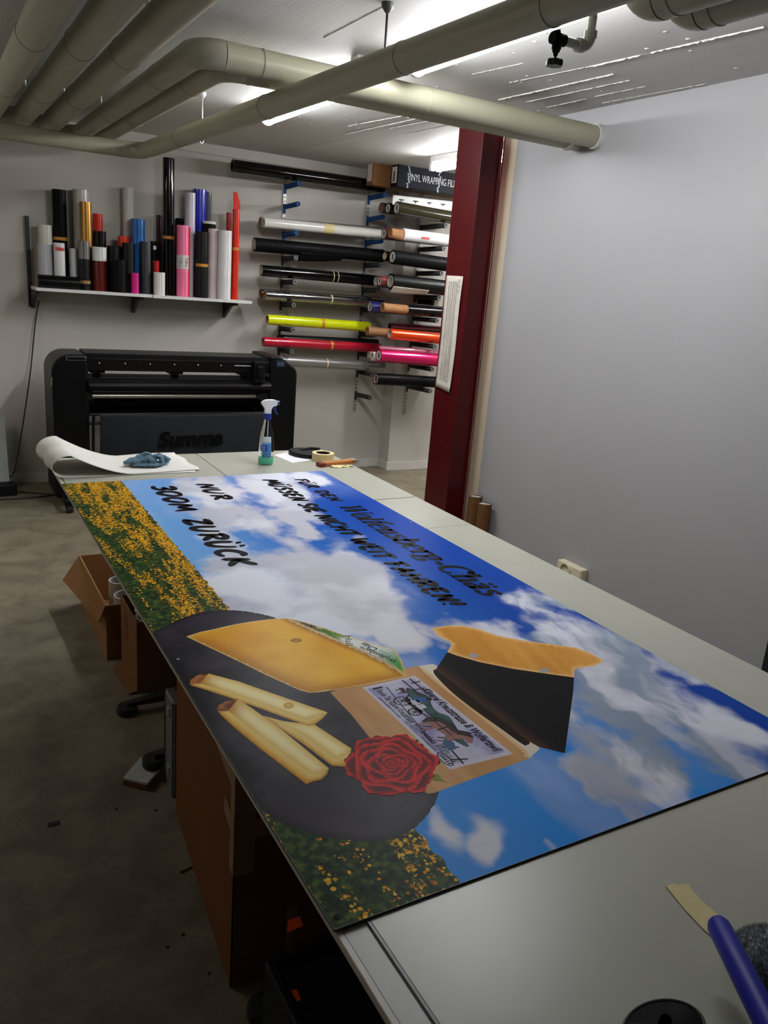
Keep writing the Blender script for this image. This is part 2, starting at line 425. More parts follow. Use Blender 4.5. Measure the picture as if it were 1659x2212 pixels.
# socket on the partition near the floor
p, q = at(0,XW,1217,1219), at(0,XW,1272,1223)
t = thing('wall_socket', (XW-.03,(p.y+q.y)/2,.2), 'cream plastic socket block low on the right wall behind the table', 'socket')
m_sock = mat('cream_plastic', rgb(214,204,176), .4)
MB().box((XW-.05,q.y,.10),(XW,p.y,.30)).build('casing', m_sock, t, bevel=.008)
MB().lathe((XW-.05,(p.y+q.y)/2+.02,.262), [(.0005,-.004),(.034,-.004),(.034,.012),(.040,.012),(.040,-.002)], 24, (-1,0,0)).build('cover_ring', m_sock, t)

# two kraft tubes standing in the corner between column and wall
m_kt = mat('kraft_tube', rgb(98,68,42), .85, noise=.1, scale=8, spec=.1)
m_tl = mat('tube_end_label', rgb(176,178,182), .5, noise=.6, scale=60)
for (ax_, by_), zt_, lab in (((1026,1075),.452,'taller kraft tube with a printed end, nearer the red column'),((1046,1091),.432,'shorter kraft tube with a printed end, right of its taller twin')):
    y_ = at(0,2.98,ax_,by_).y; tp = Vector((2.985,y_,zt_)); bt = Vector((2.965,y_-.02,.0))
    t = thing('kraft_tube', bt, lab, 'tube', 'kraft tubes by the column')
    MB().tube(bt, tp, .044, .039, 32).build('tube_wall', m_kt, t)
    MB().cyl(tp-(tp-bt).normalized()*.014, tp-(tp-bt).normalized()*.004, .0388, n=30).build('end_label', m_tl, t)

# ================================================================ WORK TABLES
ZT = .877
m_top = mat('grey_laminate', rgb(176,177,172), .33, noise=.02, scale=2)
m_mat = mat('grey_green_mat', rgb(174,174,160), .34, noise=.05, scale=3.5, bump=.02, bscale=90)
m_edge = mat('pale_edging', rgb(206,200,190), .45, noise=.03, scale=20)
m_leg = mat('black_steel', (.014,.014,.015), .45)
m_rub = mat('black_rubber', (.012,.012,.012), .6, noise=.2, scale=60)
TX0, TX1 = .4155, 1.705
def table(y0, y1, label, feet):
    t = thing('work_table', ((TX0+TX1)/2,(y0+y1)/2,0), label, 'table', 'work tables in one row')
    MB().box((TX0+.010,y0+.001,ZT-.012),(TX1-.006,y1-.001,ZT)).build('tabletop', m_top, t)
    MB().box((TX0+.055,y0+.01,ZT-.040),(TX1-.055,y1-.01,ZT-.012)).build('under_frame', m_leg, t)
    MB().box((TX0,y0+.001,ZT-.013),(TX0+.010,y1-.001,ZT)).build('edge_strip', m_edge, t, bevel=.0015)
    MB().box((TX1-.006,y0+.001,ZT-.013),(TX1,y1-.001,ZT)).build('edge_strip', m_edge, t, bevel=.0015)
    for y, z in feet:
        lx, hw_ = (1.30, .16) if y > 3.2 else (1.06, .468)
        MB().box((lx-.05,y-.03,z+.05),(lx+.05,y+.03,ZT-.056)).build('leg_column', m_leg, t, bevel=.004)
        for s in (-1, 1):
            xe = lx+s*hw_
            fb = MB().prism([(lx,y-.028,z+.028),(xe,y-.014,z+.030),(xe,y-.014,z+.044),(lx,y-.028,z+.085)], (0,0,0.0001)) if False else MB()
            a = [(lx,y-.03,z+.032),(lx,y+.03,z+.032),(lx,y+.03,z+.085),(lx,y-.03,z+.085)]
            b = [(xe,y-.014,z+.032),(xe,y+.014,z+.032),(xe,y+.014,z+.046),(xe,y-.014,z+.046)]
            fb.add(a+b, [(0,1,2,3),(4,7,6,5),(0,4,5,1),(1,5,6,2),(2,6,7,3),(3,7,4,0)])
            o = fb.build('foot_bar', m_leg, t)
            MB().lathe((xe,y,z), [(.0005,0),(.036,0),(.040,.004),(.040,.026),(.036,.032),(.0005,.032)], 28).build('levelling_puck', m_rub, o)
        MB().box((.56,y-.02,ZT-.070),(1.56,y+.02,ZT-.040)).build('cross_rail', m_leg, t)
table(2.622, 3.55, 'far work table of the row, carrying the spray bottle and paper', [(3.33,0),(2.865,0)])
table(1.18, 2.62, 'middle work table of the row, under most of the printed sign', [(2.435,.031),(1.38,0)])
table(-.45, 1.178, 'nearest work table of the row, with bare mat and masking tape', [(.30,0)])
def mat_sheet(x0, x1, y0, y1, label):
    return tag(MB().box((x0,y0,ZT),(x1,y1,ZT+.003)).build('cutting_mat', m_mat, bevel=.0008), label, 'mat', 'cutting mats on the tables')
mat_sheet(TX0+.014, 1.0575, 2.63, 3.545, 'grey cutting mat at the far left table corner, under the curled paper')
mat_sheet(1.0615, TX1-.008, 2.63, 3.545, 'grey cutting mat at the far right table corner, under the spray bottle')
mat_sheet(TX0+.050, TX1-.008, 2.241, 2.622, 'narrow grey cutting mat strip seen between two seams right of the sign')
mat_sheet(TX0+.050, TX1-.008, -.44, 2.239, 'long grey green cutting mat in the foreground with scuff marks')
m_scuff = mat('scuff_grey', rgb(150,150,138), .5, noise=.15, scale=50)
# black seam strip beside the near mat
tag(MB().box((TX0+.0455,-.44,ZT),(TX0+.0495,.74,ZT+.0032)).build('seam_strip', mat('seam_grey', rgb(110,114,118), .4)), 'thin dark grey strip along the left edge of the foreground mat', 'strip')

# ================================================================ THE PRINTED SIGN
ZS = ZT+.003+.004
SO = at(2, ZS, 133, 1045); SX, SY = SO.x, SO.y
SW, SH = 2.362, 1.084                      # along the reading direction (towards -Y) and up (+X)
sign = thing('printed_sign', (SX, SY, ZS-.004), 'large printed sign board with cheese, rose, field and sky lying on the tables', 'sign')
m_acm = mat('sign_core', (.02,.02,.022), .4)
MB().box((SX,SY-SW,ZS-.004),(SX+SH,SY,ZS)).build('board', m_acm, sign)
def st(px, py):
    p = at(2, ZS, px, py); return (SY-p.y, p.x-SX)
LAYER = [0]
def zl():
    LAYER[0] += 1; return ZS+.000014*LAYER[0]
def hsh(i, j, sd):
    n = (i*374761393+j*668265263+sd*974711) & 0xffffffff
    n = ((n ^ (n >> 13))*1274126177) & 0xffffffff
    return ((n ^ (n >> 16)) & 0xffff)/65535.0
def vnoise(x, y, sd=0):
    i, j = np.floor(x).astype(np.int64), np.floor(y).astype(np.int64); u, v = x-i, y-j
    u, v = u*u*(3-2*u), v*v*(3-2*v)
    return (hsh(i,j,sd)*(1-u)+hsh(i+1,j,sd)*u)*(1-v)+(hsh(i,j+1,sd)*(1-u)+hsh(i+1,j+1,sd)*u)*v
def fbm(x, y, sd=0, o=5, g=.5):
    r, a, t = 0, 1, 0
    for k in range(o): r = r+a*vnoise(x*2**k, y*2**k, sd+k); t += a; a *= g
    return r/t
def ss(a, b, x): u = np.clip((x-a)/(b-a), 0, 1); return u*u*(3-2*u)
def mixc(a, b, f): return a*(1-f[..., None])+b*f[..., None]
def L(r, g, b): return np.array(rgb(r, g, b))
m_ink = vcol_mat('printed_ink', .32, .03)
def ink_obj(name, verts, faces, cols, parent=sign):
    """flat coloured print: verts (s,t) in the sign's own measure"""
    z = zl()-(ZS-.004); me = bpy.data.meshes.new(name)
    me.from_pydata([(t, -s, z) for s, t in verts], [], faces)
    a = me.color_attributes.new('ink', 'FLOAT_COLOR', 'POINT')
    c = np.ones((len(verts), 4), np.float32); c[:, :3] = np.clip(cols, 0, 1)
    a.data.foreach_set('color', c.ravel()); me.materials.append(m_ink)
    bm = bmesh.new(); bm.from_mesh(me)
    for f in bm.faces:
        if f.normal.z < 0: f.normal_flip()
    bm.to_mesh(me); bm.free()
    ob = bpy.data.objects.new(name, me); C.objects.link(ob); ob.parent = parent
    return ob
def patch_mesh(poly, step):
    bm = bmesh.new(); vs = [bm.verts.new((p[0], p[1], 0)) for p in poly]
    bm.faces.new(vs); bmesh.ops.triangulate(bm, faces=bm.faces[:])
    xs, ys = [p[0] for p in poly], [p[1] for p in poly]
    for ax, lo, hi in ((0, min(xs), max(xs)), (1, min(ys), max(ys))):
        k = lo+step
        while k < hi:
            co = [0,0,0]; no = [0,0,0]; co[ax] = k; no[ax] = 1
            bmesh.ops.bisect_plane(bm, geom=bm.verts[:]+bm.edges[:]+bm.faces[:], plane_co=co, plane_no=no); k += step
    bm.verts.index_update()
    V = [(v.co.x, v.co.y) for v in bm.verts]; Fc = [tuple(v.index for v in f.verts) for f in bm.faces]; bm.free()
    return V, Fc
def dseg(S, T, a, b):
    ax, ay = a; dx, dy = b[0]-ax, b[1]-ay
    u = np.clip(((S-ax)*dx+(T-ay)*dy)/(dx*dx+dy*dy+1e-12), 0, 1)
    return np.hypot(S-ax-u*dx, T-ay-u*dy)
def dpoly(S, T, pts, closed=True):
    n = len(pts); d = np.full(S.shape, 9.)
    for i in range(n if closed else n-1): d = np.minimum(d, dseg(S, T, pts[i], pts[(i+1) % n]))
    return d
def patch(name, poly, step, fn):
    V, Fc = patch_mesh(poly, step); A = np.array(V)
    return ink_obj(name, V, Fc, fn(A[:, 0], A[:, 1]))
def smooth_poly(pts, n=6, closed=True):
    out = []; m = len(pts)
    for i in range(m if closed else m-1):
        p0, p1, p2, p3 = [np.array(pts[(i+k) % m] if closed else pts[min(max(i+k,0),m-1)]) for k in (-1,0,1,2)]
        for j in range(n):
            t = j/n; out.append(tuple(.5*(2*p1+(p2-p0)*t+(2*p0-5*p1+4*p2-p3)*t*t+(3*p1-p0-3*p2+p3)*t**3)))
    if not closed: out.append(tuple(pts[-1]))
    return out
def ST(pts): return [st(*p) for p in pts]
def crop(ox, oy, k): return lambda pts: [st(ox+x/k, oy+y/k) for x, y in pts]
K3 = crop(340, 1300, 2.592); K4 = crop(700, 1320, 2.676); K5 = crop(560, 1680, 2.9625)

# --- sky, one fine sheet of ink
NS, NT = 620, 300
gs, gt = np.meshgrid(np.linspace(.0005, SW-.0005, NS), np.linspace(.0005, SH-.0005, NT), indexing='ij')
def sky(S, T):
    f = ss(.2, 1.05, T)
    base = mixc(L(112,166,222), L(38,106,190), ss(.2,.62,T)); base = mixc(base, L(8,66,162), ss(.50,.98,T))
    base = mixc(base, L(44,140,228), ss(1.65,2.05,S)*.95*(1-ss(.75,1.0,T)))
    wa, wb = fbm(S*7, T*7, 101, 4)-.5, fbm(S*7, T*7, 131, 4)-.5
    base = mixc(base, L(150,176,226), (1-ss(.0,.55,S))*.55*(.4+.6*ss(.3,.7,fbm(S*5,T*9,77,4))))
    n = fbm(S*5, T*7, 3, 6, .55); wv = fbm(S*2.2, T*6, 9, 5); fine = fbm(S*16, T*22, 5, 5, .55)
    d = np.zeros(S.shape)
    for c, a, b, wgt in (((690,1290),(900,1370),(760,1195),1.25),((545,1270),(690,1420),(600,1205),1.0),((775,1240),(880,1300),(805,1190),1.2),
        ((850,1360),(940,1410),(880,1315),1.1),((500,1180),(600,1290),(560,1150),.85),((480,1095),(590,1200),(545,1050),.85),((600,1055),(720,1150),(650,1022),.95),
        ((640,1130),(720,1180),(655,1112),.75),((780,1160),(850,1205),(790,1148),.5),((660,1030),(720,1060),(690,1018),.9),
        ((1330,1450),(1520,1600),(1400,1385),1.15),((1225,1400),(1330,1450),(1270,1375),1.0),((1540,1590),(1680,1720),(1600,1530),.78),((1430,1660),(1540,1770),(1490,1620),.85),
        ((1350,1600),(1430,1680),(1400,1560),.6),((1015,1805),(1085,1880),(1050,1765),1.1),((935,1785),(1000,1860),(960,1755),.8),((1295,1705),(1340,1755),(1305,1694),.7),
        ((1180,1815),(1215,1845),(1190,1803),.6),((455,1042),(490,1055),(480,1034),1.0),((1055,1358),(1072,1366),(1062,1349),.7),((960,1400),(1010,1420),(985,1380),.45)):
        c, a, b = np.array(st(*c)), np.array(st(*a)), np.array(st(*b))
        Mi = np.linalg.inv(np.array([a-c, b-c]).T); dx, dy = S-c[0]+.12*wa, T-c[1]+.09*wb
        q = (Mi[0,0]*dx+Mi[0,1]*dy)**2+(Mi[1,0]*dx+Mi[1,1]*dy)**2
        d = np.maximum(d, wgt*np.exp(-q*1.1))
    v0, v1 = np.array(st(1250,1480)), np.array(st(1480,1720)); e_ = (v1-v0)/np.linalg.norm(v1-v0)
    al, ac = (S-v0[0])*e_[0]+(T-v0[1])*e_[1], -(S-v0[0])*e_[1]+(T-v0[1])*e_[0]
    streak = fbm(al*3+.6*wa, ac*11+1.5*wb, 151, 5, .55)
    reg = ss(1.42,1.62,S+.25*wa)*ss(.50,.66,T+.3*wb+.10*(S-1.9))
    for c, rr_ in (((1585,1545),.10),((1640,1600),.10),((1250,1340),.05)):
        c = np.array(st(*c)); reg = reg*(1-.95*np.exp(-(((S-c[0])/(rr_*1.6))**2+((T-c[1])/(rr_*.8))**2)*(.6+fine)))
    d = np.maximum(d, reg*(.62+.75*(streak-.5)))
    m_ = ss(.36, .74, d+(n-.5)*.95+(fine-.5)*.30)*.97
    thin = ss(.54,.78, wv)*.30*(1-ss(.8,1.0,T))
    m_ = np.maximum(m_, thin)
    sh = fbm(S*6, T*6, 21, 5)
    cl = mixc(L(226,228,238), L(178,182,196), ss(.42,.68, sh)*.8)
    cl = mixc(cl, L(124,142,164), reg*ss(.56,.40,streak)*.8)
    warm = ss(.40,.5,T)*(1-ss(.62,.8,T)); cl = mixc(cl, L(214,206,208), warm*.35)
    return mixc(base, cl, m_)
idx = lambda i, j: i*NT+j
ink_obj('printed_sky', list(zip(gs.ravel(), gt.ravel())), [(idx(i,j), idx(i+1,j), idx(i+1,j+1), idx(i,j+1)) for i in range(NS-1) for j in range(NT-1)], sky(gs, gt).reshape(-1,3))

# --- flower field along the lower edge
def field_mat():
    m = bpy.data.materials.new('printed_flower_field'); m.use_nodes = True
    n, l = m.node_tree.nodes, m.node_tree.links; b = n['Principled BSDF']; b.inputs['Roughness'].default_value = .34; b.inputs['Specular IOR Level'].default_value = .03
    tc = n.new('ShaderNodeTexCoord')
    def noise(sc, st_=(1,1,1), det=5):
        mp = n.new('ShaderNodeMapping'); mp.inputs['Scale'].default_value = st_; l.new(tc.outputs['Object'], mp.inputs[0])
        t = n.new('ShaderNodeTexNoise'); t.inputs['Scale'].default_value = sc; t.inputs['Detail'].default_value = det; l.new(mp.outputs[0], t.inputs[0]); return t.outputs['Fac']
    def mth(op, a, b_=None):
        k = n.new('ShaderNodeMath'); k.operation = op
        for i, v in enumerate((a, b_)):
            if v is None: continue
            if isinstance(v, (int, float)): k.inputs[i].default_value = v
            else: l.new(v, k.inputs[i])
        return k.outputs[0]
    def ramp(f, stops):
        r = n.new('ShaderNodeValToRGB'); cr = r.color_ramp
        while len(cr.elements) < len(stops): cr.elements.new(.5)
        for e, (p, c) in zip(cr.elements, stops): e.position = p; e.color = (*c, 1)
        l.new(f, r.inputs[0]); return r.outputs[0]
    sx = n.new('ShaderNodeSeparateXYZ'); l.new(tc.outputs['Object'], sx.inputs[0])
    T, S = sx.outputs[0], mth('MULTIPLY', sx.outputs[1], -1)
    green = ramp(noise(70), [(.3, rgb(18,34,22)), (.52, rgb(44,66,34)), (.7, rgb(88,104,44))])
    far = mth('DIVIDE', T, .22)                                   # 0 at the sign's edge, 1 at the horizon
    left = mth('SUBTRACT', 1.0, mth('DIVIDE', S, 2.6))
    rows = noise(9, (3.2,.55,1), 4)
    dens = mth('ADD', mth('MULTIPLY', rows, 1.7), mth('ADD', mth('MULTIPLY', far, .26), mth('MULTIPLY', left, .16)))
    col = green
    for sc, r0, mul in ((95, .40, 1.), (150, .46, 1.), (120, .42, 1.)):
        v = n.new('ShaderNodeTexVoronoi'); v.inputs['Scale'].default_value = sc; l.new(tc.outputs['Object'], v.inputs['Vector'])
        sc3 = n.new('ShaderNodeSeparateColor'); l.new(v.outputs['Color'], sc3.inputs[0])
        on = mth('MULTIPLY', mth('LESS_THAN', v.outputs['Distance'], r0), mth('GREATER_THAN', mth('ADD', dens, mth('MULTIPLY', sc3.outputs[0], .42)), 1.36))
        yel = ramp(sc3.outputs[1], [(0, rgb(170,104,10)), (.5, rgb(226,158,22)), (1, rgb(240,196,60))])
        mx = n.new('ShaderNodeMix'); mx.data_type = 'RGBA'; l.new(on, mx.inputs[0]); l.new(col, mx.inputs[6]); l.new(yel, mx.inputs[7]); col = mx.outputs[2]
    l.new(col, b.inputs['Base Color'])
    return m
def fringe(i): return .219+.0025*math.sin(i*1.7)+.002*math.sin(i*5.1)
fp = [(.0005,.0005),(SW-.0005,.0005)]+[(SW-.0005-(SW-.001)*i/200, fringe(i)-.016*(1-i/200)) for i in range(201)]
o = ink_obj('printed_flower_field', fp, [tuple(range(len(fp)))], np.ones((len(fp),3)))
o.data.materials[0] = field_mat()

# --- slate plate
cs, ct, cr = 1.778, .192, .433
kn = [(1.395,.0005),(1.352,.065),(1.325,.116),(1.321,.176),(1.339,.226),(1.371,.266),(1.412,.298),(1.50,.335),(1.64,.368),(1.80,.378),(1.96,.368),(2.09,.335),(2.168,.290),(2.202,.254),(2.222,.223),(2.236,.19),(2.239,.16),(2.233,.132),(2.222,.108),(2.206,.083),(2.190,.060),(2.166,.041),(2.138,.020),(2.095,.0005)]
pl2 = [(s_+.0018*math.sin(i*1.9)*math.sin(i*.6), max(t_+.0015*math.sin(i*2.7), .0005)) for i, (s_, t_) in enumerate(smooth_poly(kn, 8, False))]
def c_slate(S, T):
    n = fbm(S*14, T*14, 31, 6); g = fbm(S*60, T*60, 33, 3)
    c = mixc(L(34,32,36), L(62,58,66), ss(.35,.7,n)*.8); c = mixc(c, L(78,72,80), ss(1.95,2.2,S)*.5+ss(.62,.8,g)*.15)
    c = mixc(c, L(52,44,60), ss(1.46,1.36,S)*.6)
    e = dpoly(S, T, kn); return mixc(c, L(24,22,26), (1-ss(.0,.02,e))*.6)
patch('printed_slate', pl2, .012, c_slate)

def shaded(center, rim, poly, wd, mod=None, rim_seg=None, base2=None):
    """flat food colour that darkens towards chosen edges of the drawing"""
    def fn(S, T):
        d = dpoly(S, T, poly) if rim_seg is None else np.minimum.reduce([dseg(S, T, *g) for g in rim_seg])
        c = mixc(np.broadcast_to(rim, S.shape+(3,)), np.broadcast_to(center, S.shape+(3,)), ss(0, wd, d)**.7)
        n = fbm(S*30, T*30, 8, 4); c = c*(1+(n-.5)*.14)[..., None]
        return mod(S, T, c) if mod else c
    return fn
def flat(col, var=.08, sc=40):
    return lambda S, T: np.broadcast_to(col, S.shape+(3,))*(1+(fbm(S*sc, T*sc, 4, 3)-.5)*2*var)[..., None]

# --- wooden box with its lid and label
box = K4([(440,335),(545,318),(625,306),(645,312),(668,335),(1246,790),(1243,800),(1185,852),(640,1050),(600,1056),(560,1030),(270,740),(150,590),(35,470)])
def c_wood(a, b, fr=55, along=(1,.12)):
    def fn(S, T):
        g = fbm((S*along[1]+T*along[0])*fr*1.0, (S*along[0]-T*along[1])*4, 12, 5); return mixc(np.broadcast_to(a, S.shape+(3,)), np.broadcast_to(b, S.shape+(3,)), ss(.3,.7,g))
    return fn
patch('printed_box', box, .02, c_wood(L(206,158,108), L(190,140,90)))
rim = K4([(545,318),(625,306),(645,312),(668,335),(1246,790),(1243,800),(1185,852),(1160,838),(1150,790),(900,590),(720,450),(600,350)])
patch('printed_box_rim', rim, .012, flat(L(226,216,196), .08))
rim2 = K4([(548,320),(600,350),(720,450),(900,590),(1150,790),(1168,806),(1188,848),(1182,853),(1140,805),(890,603),(700,455),(580,356)])
patch('printed_box_rim_edge', rim2, .02, flat(L(226,190,140), .05))
groove = smooth_poly(K4([(632,345),(660,345),(760,415),(900,525),(1040,640),(1180,745),(1172,775),(1140,765),(1000,665),(860,565),(740,470),(650,380)]), 5)
patch('printed_box_shadow', groove, .02, flat(L(40,24,14), .2))
blade = K4([(712,238),(1445,382),(1440,470),(1392,822),(1240,785),(1170,745),(1000,610),(880,520),(760,425),(645,338)])
bedge = [blade[i] for i in (3,4,5,6,7,8,9)]
def c_blade(S, T):
    d = np.minimum.reduce([dseg(S, T, bedge[i], bedge[i+1]) for i in range(1, 6)])
    c = mixc(L(70,48,34), L(24,22,23), ss(0,.035,d)); return c*(1+(fbm(S*40,T*40,3,4)-.5)*.4)[..., None]
patch('printed_lid', blade, .02, c_blade)
hp = K4([(625,100),(660,92),(720,84),(800,85),(900,106),(1000,140),(1150,170),(1300,190),(1450,210),(1530,238),(1590,270),(1617,292),(1570,315),(1500,325),(1455,334),(1447,345),(1445,384),(1300,364),(1100,335),(900,295),(770,258),(712,237),(725,215),(737,192),(725,175),(680,155),(640,125)])
hw = c_wood(L(222,160,74), L(206,140,54), 45, (1,.3))
def c_handle(S, T):
    d = dpoly(S, T, hp); return mixc(L(236,190,128)[None,:]*np.ones(S.shape+(3,)), hw(S, T), ss(.002,.011,d))
patch('printed_lid_handle', hp, .012, c_handle)
hb = [hp[i] for i in range(16,22)]
V = smooth_poly(hb, 4, False)
for q in ((865,257),(1273,343)):
    patch('printed_rivet', K4([(q[0]+28*math.cos(2*PI*i/24), q[1]+14*math.sin(2*PI*i/24)) for i in range(24)]), .05, flat(L(160,160,166), .1))
lbl = K4([(222,441),(525,373),(1092,826),(728,916)])
def bil(u, v):
    """point on the pasted label: u along its lettering (0..1), v up (0..1)"""
    a, b, c, d = [np.array(p) for p in (lbl[0], lbl[1], lbl[2], lbl[3])]      # bottom-start, top-start, top-end, bottom-end
    return tuple((a*(1-u)+d*u)*(1-v)+(b*(1-u)+c*u)*v)
def LB(pts): return [bil(*p) for p in pts]
patch('printed_label', lbl, .02, flat(L(206,200,214), .04))
pic = LB([(.03,.05),(.03,.94),(.965,.94),(.965,.05)])
patch('printed_label_picture', pic, .01, lambda S, T: mixc(mixc(L(150,142,190), L(196,196,216), ss(.3,.7,fbm(S*22,T*22,41,5))), L(120,122,150), ss(.62,.8,fbm(S*40,T*40,43,4))*.6))
trees = smooth_poly(LB([(.12,.66),(.2,.74),(.28,.82),(.36,.72),(.45,.68),(.52,.76),(.6,.72),(.68,.66),(.76,.6),(.84,.56),(.83,.50),(.7,.44),(.5,.5),(.3,.52),(.18,.56)]), 5)
patch('printed_trees', trees, .008, lambda S, T: mixc(L(34,52,48), L(62,92,92), ss(.35,.7,fbm(S*50,T*50,44,4))))
def ribbon(pts, wd):
    """outline of a stroke; wd a width or a list of widths"""
    P = np.array(pts, float); n = len(P); W = np.full(n, wd) if np.isscalar(wd) else np.array(wd, float)
    d = np.zeros_like(P); d[1:-1] = P[2:]-P[:-2]; d[0] = P[1]-P[0]; d[-1] = P[-1]-P[-2]
    d /= np.linalg.norm(d, axis=1)[:, None]+1e-12; nn = np.c_[-d[:,1], d[:,0]]
    A, B = P+nn*W[:,None]/2, P-nn*W[:,None]/2
    k = list(map(tuple, np.r_[A, B])); return k, [(i, i+1, n+i+1, n+i) for i in range(n-1)]
class Ink:
    def __init__(self): self.v, self.f, self.c = [], [], []
    def add(self, v, f, col):
        k = len(self.v); self.v += list(v); self.f += [tuple(i+k for i in q) for q in f]; self.c += [col]*len(v)
    def poly(self, pts, col): self.add(pts, [tuple(range(len(pts)))], col)
    def line(self, pts, wd, col): self.add(*ribbon(pts, wd), col)
    def disc(self, c, r, col, n=20): self.poly([(c[0]+r*math.cos(2*PI*i/n), c[1]+r*math.sin(2*PI*i/n)) for i in range(n)], col)
    def text(self, s, p0, p1, h, col, **k):
        """line of lettering from p0 to p1 (sign measure), h = height of one text unit"""
        vs, fs = text_mesh(s, 1., align='LEFT', **k); xs = [v[0] for v in vs]; x0, x1 = min(xs), max(xs)
        p0, p1 = np.array(p0), np.array(p1); e = p1-p0; ln = np.linalg.norm(e); e = e/ln; u = np.array([-e[1], e[0]])
        self.add([tuple(p0+e*(v[0]-x0)/(x1-x0)*ln+u*v[1]*h) for v in vs], fs, col)
    def make(self, name, parent=sign):
        return ink_obj(name, self.v, self.f, np.array(self.c), parent)
BK = L(22,20,24)
ik = Ink()
brown, dkbr, blue = L(104,72,66), L(44,34,34), L(52,92,170)
# cart: rails, wheels, barrels, driver
for pts, wd in ((((.08,.80),(.08,.98)),.004),(((.02,.86),(.2,.86)),.004),(((.02,.72),(.24,.72)),.004),(((.16,.70),(.17,.9)),.004),(((.24,.44),(.42,.44)),.012),(((.2,.58),(.24,.44)),.004),(((.42,.44),(.58,.5)),.004),
    (((.80,.20),(.83,.42)),.004),(((.92,.14),(.95,.36)),.004),(((.76,.30),(.98,.24)),.004)): ik.line(LB(pts), wd, dkbr)
for u in (.255,.40):
    ctr = np.array(bil(u,.36)); R_ = .017 if u < .3 else .013
    ik.line([(ctr[0]+R_*math.cos(2*PI*i/24), ctr[1]+R_*math.sin(2*PI*i/24)) for i in range(25)], .0032, dkbr)
    for k in range(4): ik.line([(ctr[0]+R_*math.cos(k*PI/4), ctr[1]+R_*math.sin(k*PI/4)), (ctr[0]-R_*math.cos(k*PI/4), ctr[1]-R_*math.sin(k*PI/4))], .0016, dkbr)
ik.make('printed_cart'); ik = Ink()
for u, v in ((.30,.52),(.36,.53)): ik.poly(LB([(u-.025,v-.06),(u+.025,v-.06),(u+.028,v),(u+.022,v+.08),(u-.022,v+.08),(u-.028,v)]), L(196,196,206))
ik.poly(LB([(.25,.56),(.31,.56),(.32,.68),(.29,.74),(.26,.70)]), blue); ik.disc(bil(.30,.78), .006, dkbr)
ik.poly(LB([(.10,.52),(.17,.5),(.18,.56),(.11,.6)]), L(60,52,56)); ik.line(LB([(.12,.52),(.12,.44)]), .003, dkbr); ik.line(LB([(.16,.52),(.165,.42)]), .003, dkbr)
ik.make('printed_cart_load'); ik = Ink()
# the two horses, pulling towards the end of the line
def horse(u, v, k, col):
    global ik
    q = lambda pts: LB([(u+a*k, v+b*k) for a, b in pts])
    ik.poly(q([(0,0),(.02,.14),(.08,.18),(.15,.16),(.2,.2),(.245,.33),(.29,.35),(.33,.26),(.31,.2),(.27,.22),(.25,.1),(.22,.02),(.12,-.02),(.05,-.03)]), col); ik.make('printed_horse'); ik = Ink()
    for pts in (((.03,.0),(.0,-.12),(.03,-.25)),((.07,.0),(.08,-.14),(.05,-.26)),((.2,.02),(.24,-.1),(.21,-.22)),((.22,.05),(.28,-.06),(.27,-.18))): ik.line(q(pts), [.011*k, .007*k, .005*k], col)
    ik.line(q([(.0,.12),(-.03,.0),(-.02,-.1)]), .005, dkbr); ik.line(q([(.19,.2),(.23,.31),(.26,.36)]), .006, dkbr)
    ik.line(q([(.1,.18),(.11,-.02)]), .004, dkbr); ik.line(q([(.0,.08),(.2,.1)]), .003, dkbr)
    ik.make('printed_harness'); ik = Ink()
horse(.515,.47,.86,L(70,50,50)); horse(.53,.41,.90,L(150,108,100)); ik.poly(LB([(.72,.36),(.78,.42),(.84,.36),(.84,.24),(.77,.24)]), L(70,100,130))
ik.line(LB([(.06,.36),(.3,.28),(.55,.2),(.75,.12)]), .003, L(90,84,100))
ik.text('Käserei Kreuzstrasse & Wolfertswil', bil(.18,.835), bil(.95,.80), .027, BK, shear=.25, bold=.03)
ik.text('Familie Tial  Käserei Kreuzstrasse  9113 Degersheim  071/371 11 16', bil(.07,.150), bil(.95,.115), .020, BK, shear=.25, bold=.02)
rt = random.Random(2)
def dashes(u0, u1, v):
    u = u0
    while u < u1:
        w_ = rt.uniform(.004,.014); ik.line([bil(u,v+rt.uniform(-.006,.006)), bil(u+w_,v+rt.uniform(-.006,.006))], .0035, L(60,56,66)); u += w_+rt.uniform(.003,.007)
dashes(.16,.42,.078); ik.text('mind. 45% F.i.T.', bil(.47,.075), bil(.60,.075), .009, BK, shear=.2); dashes(.66,.80,.078)
for u in (.045,.055): ik.line(LB([(u,.12),(u,.3)]), .003, BK)
c0 = np.array(bil(.905,.075)); ik.line([(c0[0]+.022*math.cos(2*PI*i/24), c0[1]+.009*math.sin(2*PI*i/24)) for i in range(25)], .0022, BK); [ik.line([(c0[0]+k*.007,c0[1]-.004),(c0[0]+k*.007+.001,c0[1]+.004)], .003, BK) for k in (-2,-1,0,1,2)]
ik.make('printed_label_drawing')

